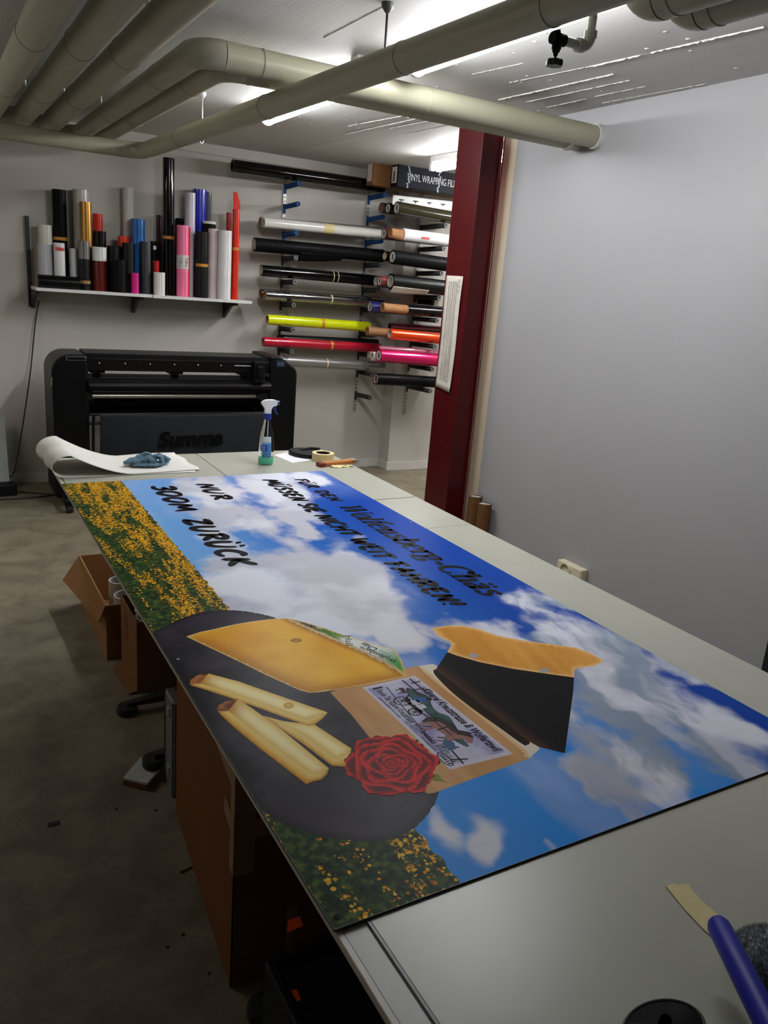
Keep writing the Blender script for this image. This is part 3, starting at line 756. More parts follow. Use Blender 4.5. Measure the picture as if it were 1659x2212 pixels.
# --- three cheese sticks
def stick(name, light, side, rind, lc=L(255,240,176), sc_=L(226,166,44)):
    P = K3(side); LP = K3(light)
    def fside(S, T):
        d = dpoly(S, T, LP); c = mixc(np.broadcast_to(L(240,212,124), S.shape+(3,)), np.broadcast_to(sc_, S.shape+(3,)), ss(0,.022,d))
        return mixc(c, np.broadcast_to(L(150,88,20), S.shape+(3,)), (1-ss(0,.008,dpoly(S, T, P)))*.6)
    t0 = patch(name, P, .007, fside)
    def flight(S, T):
        d = dpoly(S, T, LP); r0 = np.array(K3([rind[0]])[0]) if rind else np.array((0,0))
        c = mixc(np.broadcast_to(L(232,196,104), S.shape+(3,)), np.broadcast_to(lc, S.shape+(3,)), ss(0,.02,d))
        if rind: c = mixc(np.broadcast_to(L(198,126,40), S.shape+(3,)), c, ss(.01,.07,np.hypot(S-r0[0], T-r0[1])))
        return c*(1+(fbm(S*40,T*40,6,3)-.5)*.07)[..., None]
    patch('printed_cut_face', LP, .006, flight)
    if rind: patch('printed_rind', K3(rind), .006, lambda S, T: mixc(L(108,56,26), L(182,110,62), ss(.35,.65,fbm(S*70,T*70,14,4))))
stick('printed_cheese_stick', [(600,640),(700,668),(885,692),(1085,822),(1070,850),(1000,885),(820,750)], [(585,640),(600,640),(1085,822),(1080,880),(1055,925),(975,918),(820,800),(660,690)], None)
stick('printed_cheese_stick', [(285,402),(455,447),(640,512),(948,618),(945,625),(830,664),(640,595),(400,508),(238,457)],
      [(182,460),(238,455),(285,402),(948,618),(952,624),(925,655),(880,690),(845,695),(740,660),(600,607),(400,537),(250,487),(190,470)], [(180,460),(186,438),(228,410),(287,402),(262,428),(238,458)])
stick('printed_cheese_stick', [(452,545),(520,590),(700,720),(960,934),(925,955),(862,966),(700,850),(520,712),(398,612),(420,570)],
      [(336,612),(398,606),(452,545),(960,934),(950,965),(922,995),(870,1008),(833,1022),(700,920),(560,812),(430,705),(360,640)], [(332,600),(345,580),(385,558),(455,543),(430,570),(398,612),(345,612)])
hole = K3([(735+30*math.cos(2*PI*i/20), 582+17*math.sin(2*PI*i/20)) for i in range(20)])
patch('printed_hole', hole, .004, lambda S, T: mixc(L(206,160,50), L(236,204,100), ss(0,.012,dpoly(S,T,hole))))

# --- the big cheese wedge
wedge = K3([(162,195),(240,170),(320,153),(420,130),(520,112),(620,99),(718,91),(850,150),(1000,215),(1150,278),(1280,343),(1399,415),(1300,440),(1150,470),(1000,495),(900,508),(850,510),(800,497),(720,462),(600,407),(470,342),(330,275),(230,228)])
wtop = [(wedge[i], wedge[i+1]) for i in range(6, 11)]; wbot = [(wedge[i], wedge[i+1]) for i in range(11, 22)]
def c_wedge(S, T):
    c = mixc(L(246,192,62), L(228,164,40), ss(.3,.72,fbm(S*7,T*7,51,4)))
    d1 = np.minimum.reduce([dseg(S,T,*g) for g in wtop]); d2 = np.minimum.reduce([dseg(S,T,*g) for g in wbot]); d3 = dpoly(S, T, wedge)
    c = mixc(np.broadcast_to(L(150,84,14), c.shape), c, ss(-.004,.028,d1)); c = mixc(np.broadcast_to(L(186,118,20), c.shape), c, ss(-.01,.06,d2))
    return mixc(np.broadcast_to(L(236,206,140), c.shape), c, ss(.0005,.004,d3))
patch('printed_cheese_wedge', wedge, .008, c_wedge)
eye = K3([(778+32*math.cos(2*PI*i/20), 217+11*math.sin(2*PI*i/20)) for i in range(20)])
patch('printed_hole', eye, .004, lambda S, T: mixc(L(150,96,20), L(214,158,50), ss(.001,.012,dpoly(S,T,eye))))
strip = K3([(718,91),(800,108),(930,146),(1040,186),(1180,228),(1330,270),(1362,320),(1395,410),(1399,415),(1280,338),(1150,274),(1000,211),(850,147)])
sa, sb = np.array(strip[0]), np.array(strip[7])
def c_strip(S, T):
    d = sb-sa; u = ((S-sa[0])*d[0]+(T-sa[1])*d[1])/(d@d); n = fbm(S*60,T*60,61,5)
    scene_ = mixc(L(42,36,34), L(196,170,150), ss(.48,.62,n)); grass = mixc(L(64,120,44), L(170,196,110), ss(.35,.7,n))
    c = mixc(scene_, grass, ss(.22,.30,u+(n-.5)*.15)); c = mixc(c, np.broadcast_to(L(228,232,228), c.shape), ss(.40,.47,u+(n-.5)*.12))
    c = mixc(c, np.broadcast_to(L(56,150,62), c.shape), ss(.62,.92,u+(n-.5)*.05))
    return mixc(np.broadcast_to(L(226,190,110), c.shape), c, ss(.001,.005,dpoly(S,T,strip)))
patch('printed_wedge_label', strip, .006, c_strip)
ik = Ink()
def kp(x, y): return K3([(x,y)])[0]
def midtext(t_, a, b, h, col, **k):
    a, b = np.array(kp(*a)), np.array(kp(*b)); e = (b-a)/np.linalg.norm(b-a); u = np.array((-e[1], e[0])); ik.text(t_, a-u*h*.34, b-u*h*.34, h, col, **k)
midtext('Wolfensberg-', (1334,336), (1130,252), .024, BK, shear=.2, bold=.02)
midtext('Chäs', (1223,271), (1144,233), .026, BK, shear=.2, bold=.02)
midtext('Gusse', (1309,308), (1239,274), .016, L(70,110,74), shear=.2)
midtext('Hall', (1068,190), (1076,246), .024, L(60,64,60))
ik.make('printed_wedge_lettering')

# --- the rose
rc = np.array(kp(1312,905)); ra = np.array(kp(1572,912))-rc; rb_ = np.array(kp(1306,742))-rc
RM = np.array([ra, rb_]).T; RI = np.linalg.inv(RM)
rose = []
for i in range(160):
    a = 2*PI*i/160; k = .97+.055*math.sin(a*6+.6)+.035*math.sin(a*11)+.02*math.sin(a*27); rose.append(tuple(rc+RM@np.array((k*math.cos(a), k*math.sin(a)))))
leaf = smooth_poly(K3([(1535,975),(1570,965),(1600,1000),(1640,1020),(1590,1002),(1550,1000)]), 4)
patch('printed_leaf', leaf, .008, flat(L(126,140,44), .2, 30))
leaf = K3([(1385,780),(1410,760),(1420,785),(1462,770),(1455,800),(1390,800)])
patch('printed_leaf', leaf, .008, flat(L(50,62,28), .2, 30))
def c_rose(S, T):
    dx, dy = S-rc[0], T-rc[1]; x, y = RI[0,0]*dx+RI[0,1]*dy, RI[1,0]*dx+RI[1,1]*dy
    r, th = np.hypot(x, y), np.arctan2(y, x); w_ = fbm(x*2.2+4, y*2.2+4, 71, 4)
    # overlapping petals: each has a bright rolled lip and a dark throat behind it
    tone = np.zeros(S.shape); 
    for k, (rad, npet, ph, amp) in enumerate(((.98,6,.3,.06),(.80,5,1.2,.07),(.63,5,.2,.06),(.47,4,.9,.05),(.33,3,.1,.045),(.22,3,1.4,.03))):
        edge = rad+amp*np.sin(npet*th+ph)+.10*(w_-.5); u = np.clip((edge-r)/(.17 if k < 3 else .12), -1, 1)
        ins = r < edge; tone = np.where(ins, (1-ss(.05,.95,u))*.9+.12, tone)
        seam = np.abs(((th+ph+.8*r)*npet/(2*PI)) % 1-.5)*2; tone = np.where(ins, tone*(.55+.45*ss(0,.16,seam)), tone)
    spi = (r*9-th/(2*PI)*1.0) % 1; tone = np.where(r < .2, .15+.75*(ss(.0,.25,spi)*(1-ss(.35,.9,spi))), tone)
    c = mixc(L(44,3,6), L(216,20,24), np.clip(tone,0,1)); return mixc(c, L(232,60,52), ss(.82,1.0,tone)*.3)
patch('printed_rose', rose, .0032, c_rose)

# --- lettering
def nib(pts, thick, thin, ang=0.):
    """stroke of a broad nib: thick on upright lines, thin on level ones"""
    P = np.array(pts); d = np.gradient(P, axis=0); a = np.arctan2(d[:,1], d[:,0])
    return thin+(thick-thin)*np.abs(np.sin(a-ang))**1.3
def cv(pts, n=8): return smooth_poly(pts, n, False)
def arcp(cx, cy, rx, ry, a0, a1, n=18): return [(cx+rx*math.cos(math.radians(a0+(a1-a0)*i/n)), cy+ry*math.sin(math.radians(a0+(a1-a0)*i/n))) for i in range(n+1)]
# brush capitals, one box high; each is a list of strokes
BR = {
 'F': (.52, [[(.10,0),(.14,.5),(.20,.98)],[(.0,.93),(.3,.98),(.60,1.02)],[(.16,.52),(.46,.58)]]),
 'U': (.62, [[(.08,1),(.04,.5),(.08,.12),(.22,.0),(.40,.14),(.52,.6),(.56,1)]]),
 'R': (.62, [[(.06,0),(.12,.5),(.16,1)],[(.02,.92),(.30,1.02),(.52,.88),(.48,.64),(.18,.50)],[(.20,.50),(.40,.24),(.64,.0)]]),
 'D': (.64, [[(.06,.02),(.10,.5),(.16,1)],[(.02,.94),(.36,.96),(.58,.68),(.50,.26),(.26,.04),(.02,.02)]]),
 'E': (.56, [[(.10,.98),(.06,.5),(.06,.04)],[(.08,.98),(.34,.98),(.58,1.03)],[(.08,.52),(.44,.55)],[(.05,.03),(.30,.0),(.54,.05)]]),
 'N': (.66, [[(.04,0),(.08,.5),(.14,.96)],[(.14,.96),(.32,.5),(.50,.04)],[(.50,.04),(.56,.5),(.66,1.03)]]),
 'M': (.82, [[(.0,0),(.08,.5),(.16,.96)],[(.16,.96),(.28,.56),(.38,.28)],[(.38,.28),(.54,.62),(.68,.98)],[(.68,.98),(.70,.5),(.80,.0)]]),
 'S': (.54, [[(.54,.90),(.36,1.0),(.14,.88),(.16,.66),(.40,.46),(.46,.20),(.26,.02),(.0,.08)]]),
 'I': (.18, [[(.06,0),(.08,.5),(.14,1)]]),
 'C': (.58, [[(.56,.90),(.38,1.0),(.14,.78),(.04,.40),(.14,.08),(.36,.02),(.56,.14)]]),
 'H': (.66, [[(.04,0),(.08,.5),(.14,1)],[(.08,.48),(.34,.52),(.60,.54)],[(.54,0),(.58,.5),(.66,1.02)]]),
 'T': (.58, [[(.26,0),(.30,.5),(.34,.96)],[(.0,.93),(.3,.97),(.66,1.02)]]),
 'W': (.90, [[(.08,1),(.06,.5),(.14,.04)],[(.14,.04),(.32,.36),(.46,.72)],[(.46,.72),(.48,.3),(.56,.03)],[(.56,.03),(.74,.5),(.90,1.03)]]),
 'A': (.66, [[(.0,0),(.20,.5),(.42,.98)],[(.42,.98),(.48,.5),(.56,.0)],[(.16,.36),(.38,.38),(.56,.40)]]),
 'Z': (.66, [[(.08,.92),(.36,.96),(.62,1.0)],[(.62,1.0),(.34,.5),(.04,.06)],[(.04,.05),(.36,.02),(.68,.10)]]),
 'K': (.62, [[(.06,0),(.10,.5),(.16,1)],[(.60,1.02),(.36,.72),(.12,.50)],[(.14,.52),(.38,.24),(.62,.02)]]),
 '3': (.58, [[(.06,.92),(.34,1.0),(.54,.84),(.40,.60),(.22,.52)],[(.22,.52),(.46,.46),(.52,.22),(.30,.02),(.0,.08)]]),
 '0': (.66, [[(.34,1.0),(.10,.76),(.04,.36),(.20,.04),(.44,.14),(.62,.56),(.56,.92),(.30,1.0)]]),
 '!': (.20, [[(.20,1.02),(.14,.64),(.08,.30)],[(.03,.02),(.05,.05),(.06,.08)]]),
}
def brush(ik, s, p0, p1, h, wd):
    """brush lettering fitted between two points of its baseline"""
    items, x = [], 0.
    for ch in s:
        if ch == ' ': x += .42; continue
        b = {'Ü': 'U'}.get(ch, ch); W_, st_ = BR[b]
        items.append((x, st_)); 
        if ch == 'Ü': items.append((x, [[(.16,1.22),(.20,1.27),(.23,1.30)],[(.46,1.24),(.50,1.29),(.53,1.32)]]))
        x += W_+.17
    x -= .17; p0, p1 = np.array(p0), np.array(p1); e = p1-p0; ln = np.linalg.norm(e); e /= ln; u = np.array((-e[1], e[0])); k = ln/x; r_ = random.Random(len(s))
    for x0, sts in items:
        for q in sts:
            pts = cv(q, 6); P = [tuple(p0+e*((x0+a+.10*b)*k)+u*b*h) for a, b in pts]; n = len(P)
            f = np.linspace(0, 1, n); W_ = wd*(.62+.48*np.sin(PI*np.clip(f*.8+.2,0,1))); W_[0] *= .6; W_[-1] *= .45
            ik.line(P, W_, BK)
            ik.disc(P[0], W_[0]*.5, BK, 10); ik.disc(P[-1], W_[-1]*.5, BK, 8)
            if abs(q[0][0]-q[-1][0]) < .06 and len(q) > 6: pass
ik = Ink(); brush(ik, 'NUR', (.112,.484), (.345,.487), .062, .021); ik.make('printed_lettering')
ik = Ink(); brush(ik, '300M', (.105,.310), (.455,.310), .075, .024); ik.make('printed_lettering')
ik = Ink(); brush(ik, 'ZURÜCK', (.555,.308), (1.03,.310), .075, .024); ik.make('printed_lettering')
ik = Ink(); brush(ik, 'FÜR', (.118,.900), (.262,.902), .047, .0150); ik.make('printed_lettering')
ik = Ink(); brush(ik, 'DEN', (.310,.905), (.465,.908), .047, .0150); ik.make('printed_lettering')
ik = Ink(); brush(ik, 'MÜSSEN SIE NICHT WEIT FAHREN!', (.104,.766), (1.487,.757), .060, .0195); ik.make('printed_lettering')
# italic book lettering: strokes of a broad nib with feet
SF = {
 'W': (.98, [[(.14,.96),(.24,.5),(.30,.0)],[(.30,.0),(.44,.5),(.56,.96)],[(.50,.96),(.60,.5),(.66,.0)],[(.66,.0),(.82,.5),(.98,.96)]], [(.02,.28,.97),(.40,.64,.97),(.88,1.08,.97)]),
 'o': (.48, [arcp(.24,.32,.20,.33,90,450)], []),
 'l': (.26, [[(.12,1.02),(.12,.5),(.12,.0)]], [(.0,.14,1.0),(.0,.26,.0)]),
 'f': (.32, [cv([(.40,.94),(.30,1.04),(.18,.94),(.15,.7),(.14,.4),(.14,.0)])], [(.02,.34,.64),(.02,.28,.0)]),
 'e': (.46, [[(.06,.36),(.4,.36)],arcp(.24,.32,.20,.33,5,310)], []),
 'n': (.56, [[(.12,.64),(.12,.3),(.12,0)],cv([(.12,.48),(.24,.62),(.36,.62),(.42,.48),(.42,.2),(.42,0)])], [(.0,.14,.62),(.02,.24,0),(.32,.54,0)]),
 's': (.40, [cv([(.34,.54),(.24,.65),(.12,.62),(.08,.50),(.18,.38),(.30,.28),(.33,.14),(.22,.01),(.10,.02),(.04,.14)])], []),
 'b': (.52, [[(.10,1.02),(.10,.5),(.10,.02)],arcp(.26,.32,.20,.33,160,-160)], [(.0,.12,1.0)]),
 'r': (.40, [[(.12,.64),(.12,.3),(.12,0)],cv([(.12,.46),(.22,.62),(.32,.64),(.38,.56)])], [(.0,.14,.62),(.02,.26,0)]),
 'g': (.50, [arcp(.22,.44,.16,.21,90,450),cv([(.14,.26),(.06,.16),(.14,.06),(.32,.04),(.42,-.08),(.32,-.24),(.14,-.26),(.03,-.16),(.12,-.02)])], [(.32,.48,.60)]),
 '-': (.34, [[(.04,.30),(.30,.30)]], []),
 'C': (.70, [arcp(.38,.48,.32,.50,42,318),[(.64,.98),(.62,.82),(.61,.70)]], []),
 'h': (.56, [[(.10,1.02),(.10,.5),(.10,0)],cv([(.10,.46),(.24,.62),(.36,.62),(.42,.48),(.42,.2),(.42,0)])], [(.0,.12,1.0),(.0,.22,0),(.32,.54,0)]),
 'ä': (.48, [cv([(.08,.50),(.16,.63),(.30,.62),(.34,.48),(.34,.2),(.36,.03),(.46,.05)]),cv([(.34,.38),(.18,.32),(.06,.2),(.08,.04),(.18,.0),(.28,.08),(.34,.18)])], []),
}
ik = Ink(); x = 0.; its = []
for ch in 'Wolfensberg-Chäs':
    W_, sts, ser = SF[ch]; its.append((x, ch, sts, ser)); x += W_+.045
p0, p1 = np.array((.525,.8985)), np.array((1.468,.901)); e = p1-p0; ln = np.linalg.norm(e); e /= ln; u = np.array((-e[1], e[0])); k = ln/x; h = .088
for x0, ch, sts, ser in its:
    mp = lambda a, b: tuple(p0+e*((x0+a+.22*b)*k)+u*b*h)
    for q in sts:
        if len(q) <= 3 and ch not in '-e': q = cv(q, 4)
        P = [mp(a, b) for a, b in q]
        wd = np.full(len(P), .020) if ch == '-' else nib(q, .0215, .0075, .15)
        if ch == 'e' and len(q) == 2: wd = np.full(2, .0075)
        if ch == 'W': wd = np.full(len(P), .021 if q[0][1] > .5 else .008)
        ik.line(P, wd, BK)
    for a, b, y in ser: ik.line([mp(a-.02,y), mp(b,y)], .0065, BK)
    if ch == 'ä':
        for a in (.12,.32): ik.disc(mp(a,.86), .0085, BK, 14)
ik.make('printed_lettering')
# mounting holes along the rim
for q in ((728,1981),(385,1424),(888,1128),(1180,1294)):
    ik = Ink(); ik.disc(st(*q), .005 if q[1] > 1900 else .0035, L(8,8,8) if q[1] > 1900 else L(170,170,170), 14); ik.make('mounting_hole')

# ================================================================ CUTTING PLOTTER against the back wall
m_pb = mat('plotter_black', (.004,.004,.0045), .34, noise=.15, scale=20, spec=.22)
m_pm = mat('plotter_matt', (.006,.006,.007), .55, noise=.15, scale=30, spec=.2)
m_px = mat('plotter_print', rgb(70,72,76), .5)
m_alu = mat('brushed_aluminium', rgb(176,174,166), .3, .8, noise=.1, scale=30, stretch=(1,20,20))
m_cl = mat('slate_cloth', rgb(13,19,26), .85, noise=.12, scale=6, bump=.1, bscale=300)
YF, YR = 5.82, 6.24
pt = thing('cutting_plotter', (1.63,6.03,0), 'wide black floor standing cutting plotter with a cloth catch basket', 'plotter')
def q2(pts, y): return [(x,y,z) for x, z in pts]
left = [(.735,.06),(.735,.93)]+[(.865+.130*math.cos(PI-PI/2*i/8), .945+.130*math.sin(PI-PI/2*i/8)) for i in range(9)]+[(.975,1.075),(.975,.06)]
MB().prism(q2(left, YF), (0,YR-YF,0)).build('side_column', m_pb, pt, bevel=.02)
right = [(2.545,.06),(2.545,.95)]+[(2.47+.075*math.cos(PI/3*i/5), .96+.075*math.sin(PI/3*i/5)) for i in range(6)]+[(2.40,1.10),(2.315,1.10),(2.315,.06)]
MB().prism(q2(right, YF), (0,YR-YF,0)).build('side_column', m_pb, pt, bevel=.012)
bm_ = MB().prism([(.97,YF+.03,.965),(.97,YF+.01,1.05),(.97,YF+.05,1.082),(.97,YR-.08,1.085),(.97,YR-.08,.965)], (1.35,0,0)).build('top_beam', m_pb, pt, bevel=.004)
mb = MB()
for x in np.linspace(1.05,2.10,7):
    tag_ = MB().cyl((x,YF+.011,1.022),(x,YF+.006,1.022), .0042, n=12).build('marker_dot', m_white, bm_)
MB().box((2.03,YF+.008,1.020),(2.16,YF+.013,1.024)).build('guide_line', m_white, bm_)
mb = MB().box((.83,YF-.004,1.035),(.96,YF-.001,1.065)); mb.build('badge', m_px, pt)
MB().box((.838,YF-.006,1.041),(.952,YF-.003,1.059)).build('badge_field', m_pb, pt)
for x in (1.045,1.60,2.14):
    MB().box((x-.05,YF+.05,.945),(x+.05,YF+.16,.972)).cyl((x-.025,YF+.10,.938),(x+.025,YF+.10,.938), .022, n=18).build('pinch_roller', m_pm, pt, bevel=.003)
MB().box((2.17,YF-.05,.90),(2.255,YF+.09,1.06)).box((2.19,YF-.065,.945),(2.235,YF-.05,1.03)).build('tool_carriage', m_pb, pt, bevel=.008)
MB().box((2.355,YF-.003,1.012),(2.44,YF+.01,1.075)).build('control_panel', m_pm, pt, bevel=.004)
MB().box((2.368,YF-.006,1.026),(2.428,YF-.002,1.062)).build('display', mat('display_glass', rgb(60,70,92), .15), pt)
prof = [(YF+.20,.925),(YF+.06,.915)]+[(YF+.02-.055*math.sin(PI*i/10)+.04*0, .915-.10*i/10) for i in range(11)]+[(YF+.14,.80),(YF+.22,.80)]
MB().prism([(.97,y,z) for y, z in prof], (1.35,0,0)).build('platen', m_pb, pt, bevel=.002)
MB().cyl((.97,YF+.05,.785),(2.235,YF+.05,.785), .018, n=20).build('media_bar', m_alu, pt)
MB().cyl((.97,YF+.16,.735),(2.30,YF+.16,.735), .03, n=20).build('media_bar', m_pm, pt)
MB().prism([(2.22,YF+.02,.77),(2.22,YF+.02,.80),(2.28,YF+.02,.83),(2.32,YF+.02,.84),(2.32,YF+.02,.72),(2.27,YF+.02,.755)], (0,.07,0)).build('bar_bracket', m_pm, pt)
MB().prism([(.96,YF+.02,.76),(.96,YF+.02,.82),(1.0,YF+.02,.81),(1.0,YF+.02,.755)], (0,.07,0)).build('bar_bracket', m_pm, pt)
MB().box((.97,YR-.12,.60),(2.32,YR-.10,.79)).build('rear_panel', m_pm, pt)
MB().path([(2.25,YF+.2,.80),(2.26,YF+.19,.72),(2.28,YF+.16,.60)], .012, 10).build('basket_strut', m_pm, pt)
# basket frame and cloth
for z, y in ((.665,YF-.02),(.60,YF-.01)):
    MB().cyl((.97,y,z),(1.08 if z < .62 else 2.32,y,z), .010, n=12).build('basket_rod', m_pb, pt)
MB().path([(1.0,YF-.02,.66),(.995,YF-.02,.6),(.995,YF+.02,.3),(1.0,YF+.05,.12)], .011, 10).build('basket_rod', m_pb, pt)
rows = []
for i in range(25):
    f = i/24; z = .668-.50*f
    rows.append([(1.04+1.262*j/60, YF-.032+.03*f*f+.012*f*math.sin(j*.55+f*3)+.01*f*math.sin(j*.21+1.3)+(.02*f*math.cos((j/60)*2*PI)), z-.006*math.sin(PI*j/60)) for j in range(61)])
cloth_ = MB().sheet(rows).build('basket_cloth', m_cl, pt, solid=.0018)
mb = MB(); put_text(mb, 'Summa', (1.682,YF-.050,.43), (1,0,.02), (0,.03,1), width=.50, size=.152, shear=.18, bold=.045)
mb.build('cloth_lettering', mat('black_flock', (.002,.002,.002), .9, spec=.1), cloth_)
for x in (.80,2.46):
    MB().box((x-.035,5.62,.055),(x+.035,6.42,.105)).build('foot_beam', m_pb, pt, bevel=.01)
    for y in (5.66,6.36):
        MB().cyl((x-.02,y,.035),(x+.02,y,.035), .035, n=20).box((x-.028,y-.012,.035),(x+.028,y+.012,.06)).build('caster', m_rub, pt)
MB().path([(.735,5.80,.92),(.7335,5.815,.90),(.7335,5.83,.86)], .003, 6).build('scuff_mark', mat('yellowed_scratch', rgb(170,160,100), .6), pt)

# ================================================================ FILM ROLLS ON THE SHELF
ZSH = 1.492
m_shelf = mat('white_shelf', rgb(220,220,218), .4)
YSH = 6.20
xa, xb, xc = at(1,YSH,78,618).x, at(1,YSH,330,634).x, at(1,YSH,545,648).x
sh1 = tag(MB().box((xa,YSH,ZSH-.022),(xb-.003,YB,ZSH)).build('wall_shelf', m_shelf, bevel=.0015), 'left half of the white shelf board with film rolls, at the cord', 'shelf', 'white shelf boards')
sh2 = tag(MB().box((xb+.003,YSH,ZSH-.024),(xc,YB,ZSH-.002)).build('wall_shelf', m_shelf, bevel=.0015), 'right half of the white shelf board, under the pink and red rolls', 'shelf', 'white shelf boards')
for x, lab, up in ((xa+.012,'black shelf bracket with tall wall rail at the left shelf end',.48),(at(1,6.24,307,640).x,'black shelf bracket under the middle of the roll shelf',.0),(at(1,6.24,511,655).x,'black shelf bracket under the right end of the roll shelf',.0)):
    t = thing('shelf_bracket', (x,YB-.01,ZSH-.1), lab, 'bracket', 'black shelf brackets')
    if up:
        mb = MB().box((x-.030,YB-.03,ZSH-.15),(x-.004,YB,ZSH+up)); mb.build('wall_rail', m_leg, t)
    MB().prism([(x-.013,YB-.004,ZSH-.16),(x-.013,YB-.004,ZSH-.026),(x-.013,6.24,ZSH-.026),(x-.013,6.24,ZSH-.045),(x-.013,6.36,ZSH-.055)], (.026,0,0)).build('bracket_arm', m_leg, t, bevel=.002)

FILM = {}
def red_marks(mb, c, wd, h, rr):
    x = -wd/2
    while x < wd/2:
        w_ = rr.uniform(.12,.2)*wd*.55; mb.add([c+Vector((x,0,-h*.5+.1*h*rr.random())), c+Vector((x+w_,0,-h*.5)), c+Vector((x+w_*1.1,0,h*.5*rr.uniform(.5,1))), c+Vector((x+w_*.2,0,h*.5*rr.uniform(.6,1)))], [(0,1,2,3)]); x += w_*1.25
    return mb
def film(name, c, rough=.22, coat=.4, metal=0., noise=.05):
    dark = max(c) < 40
    return mat('film_'+name, rgb(*[v*.6 if dark else v for v in c]), rough, metal, noise=noise, scale=9, coat=coat*(.35 if dark else 1), spec=(.25 if coat > .15 else .1) if dark else .5)
m_kraft = mat('kraft_core', rgb(158,112,72), .8, noise=.12, scale=30)
m_corew = mat('pale_core', rgb(188,180,166), .75, noise=.1, scale=30)
m_tape = mat('kraft_tape', rgb(196,132,40), .5, noise=.1, scale=40)
m_mask = mat('masking_tape', rgb(220,204,150), .7, noise=.05, scale=40, bump=.05, bscale=200)
GS = 'film rolls standing on the shelf'
SPECS = []
def geom(sp, Y):
    """x, radius and top of an upright roll seen at these edges, standing at depth Y"""
    x0, x1, top = sp['x0']/2.765, sp['x1']/2.765, sp['top']/2.765+300
    L_, R_ = at(1,Y,x0,(top+632)/2), at(1,Y,x1,(top+632)/2); cx = (L_.x+R_.x)/2
    return cx, max((R_.x-L_.x)/2*math.cos(math.atan2(cx,Y)), .02)*sp['k'], at(1,Y,(x0+x1)/2,top).z
def stand(x0, x1, top, Y, m, label, core=m_kraft, **kw):
    SPECS.append(dict(x0=x0, x1=x1, top=top, Y=Y, m=m, label=label, core=core, kw=kw, k=.97)); return len(SPECS)-1
def relax():
    for it in range(900):
        G = [geom(sp, sp['Y'])[:2] for sp in SPECS]; worst = 0
        for i in range(len(SPECS)):
            for j in range(i):
                a, b = SPECS[i], SPECS[j]; need = G[i][1]+G[j][1]+.0035; dx, dy = G[i][0]-G[j][0], a['Y']-b['Y']
                d = math.hypot(dx, dy)
                if d < need:
                    worst = max(worst, need-d); s_ = (need-d)*.3*(1 if a['Y0'] > b['Y0'] else -1)
                    a['Y'] += s_; b['Y'] -= s_
                    if it > 500: a['k'] *= .998; b['k'] *= .998
        for sp, g in zip(SPECS, G):
            lo = YSH+g[1]*.8
            if sp['x1'] < 472: lo = max(lo, YSH+.094+g[1])
            sp['Y'] = min(max(sp['Y'], lo), YB-g[1]-.003)
        if worst < .0003: break
def build_roll(sp):
    Y = sp['Y']; cx, r, z1 = geom(sp, Y); kw = sp['kw']
    z0 = ZSH-.002 if cx > xb else ZSH; lean = kw.get('lean', 0)
    t = thing('film_roll', (cx,Y,z0), sp['label'], 'film roll', GS); ri = r*.72
    A, B_ = Vector((cx,Y,z0)), Vector((cx+lean,Y,z1))
    f = MB().tube(A, B_, r, ri, 32)
    f.box((cx+r*.2,Y-r-.0010,z0),(cx+r*.2+.0015,Y-r*.96,z1-.002))      # loose outer edge of the wound film
    f.build('film', sp['m'], t)
    MB().tube(A+Vector((0,0,.001)), B_+Vector((0,0,-.003)), ri*.995, ri*.86, 28).build('core', sp['core'], t)
    tf = kw.get('topfrac', 0)
    if tf: MB().tube(B_-Vector((0,0,(z1-z0)*tf)), B_+Vector((0,0,.002)), r+.0015, r-.003, 32).build('end_sleeve', kw['topm'], t)
    if 'band' in kw:
        zb_ = at(1,Y,(sp['x0']+sp['x1'])/2/2.765,kw['band']/2.765+300).z
        MB().tube((cx,Y,zb_-.011),(cx,Y,zb_+.011), r+.0012, r-.002, 32).build('tape_band', kw.get('bandm', m_tape), t)
    return t, cx, Y, r, z0, z1
YA, YM, YFr = 6.475, 6.38, 6.29
bk = film('black', (16,16,18)); bkm = film('black_matt', (20,20,22), .5, .1); wh = film('white', (226,226,224), .35)
stand(232,318,515,YA,film('ivory',(214,211,202),.5,.1),'off-white roll, upper of the pair at the left shelf end')
stand(226,318,630,YM,film('pale_grey',(186,187,190),.4,.2),'pale grey roll, lower of the pair at the left shelf end')
stand(318,405,305,YA+.005,bkm,'tall matt black roll near the left shelf end with kraft tape', band=597)
i_av = stand(322,392,622,YFr+.03,wh,'white roll with small red print in front of the tall matt black one')
stand(413,470,655,YM,film('cool_white',(206,207,212),.35),'short slim white roll beside the tall matt black one')
stand(440,538,305,YA+.005,film('milky',(188,186,176),.2,.5),'tall milky clear roll behind the gold one')
stand(483,553,378,YM,film('gold',(200,146,62),.25,.5,.6),'gold metallic roll in front of the tall milky one')
stand(470,540,612,YFr+.03,film('charcoal',(30,30,31),.4),'charcoal roll with a silver upper end below the gold one', topfrac=.36, topm=film('silver',(128,126,124),.3,.3,.6), band=855, bandm=mat('kraft_label', rgb(170,140,90), .7))
stand(556,618,448,YA,film('scarlet',(206,40,24)),'scarlet roll right of the gold one, half hidden')
stand(558,638,552,YM+.02,bk,'glossy black roll in front of the scarlet one')
stand(552,638,648,YFr+.02,film('oxblood',(96,22,18)),'dark red roll with a white upper end', topfrac=.31, topm=wh)
stand(733,803,293,YA+.005,film('clear',(200,198,192),.12,.8),'tall clear roll standing behind the blue one')
stand(780,868,480,YM+.02,film('sky_blue',(22,96,168)),'mid blue roll in the middle of the shelf')
stand(704,778,583,YM+.01,film('vermilion',(228,64,28)),'short orange red roll left of the mid blue one')
stand(640,728,640,YM+.0,film('bottle_black',(19,22,20),.4),'very dark green roll behind the short stout black one')
stand(655,757,722,YFr+.0,bkm,'short stout black roll at the shelf front left of the magenta one')
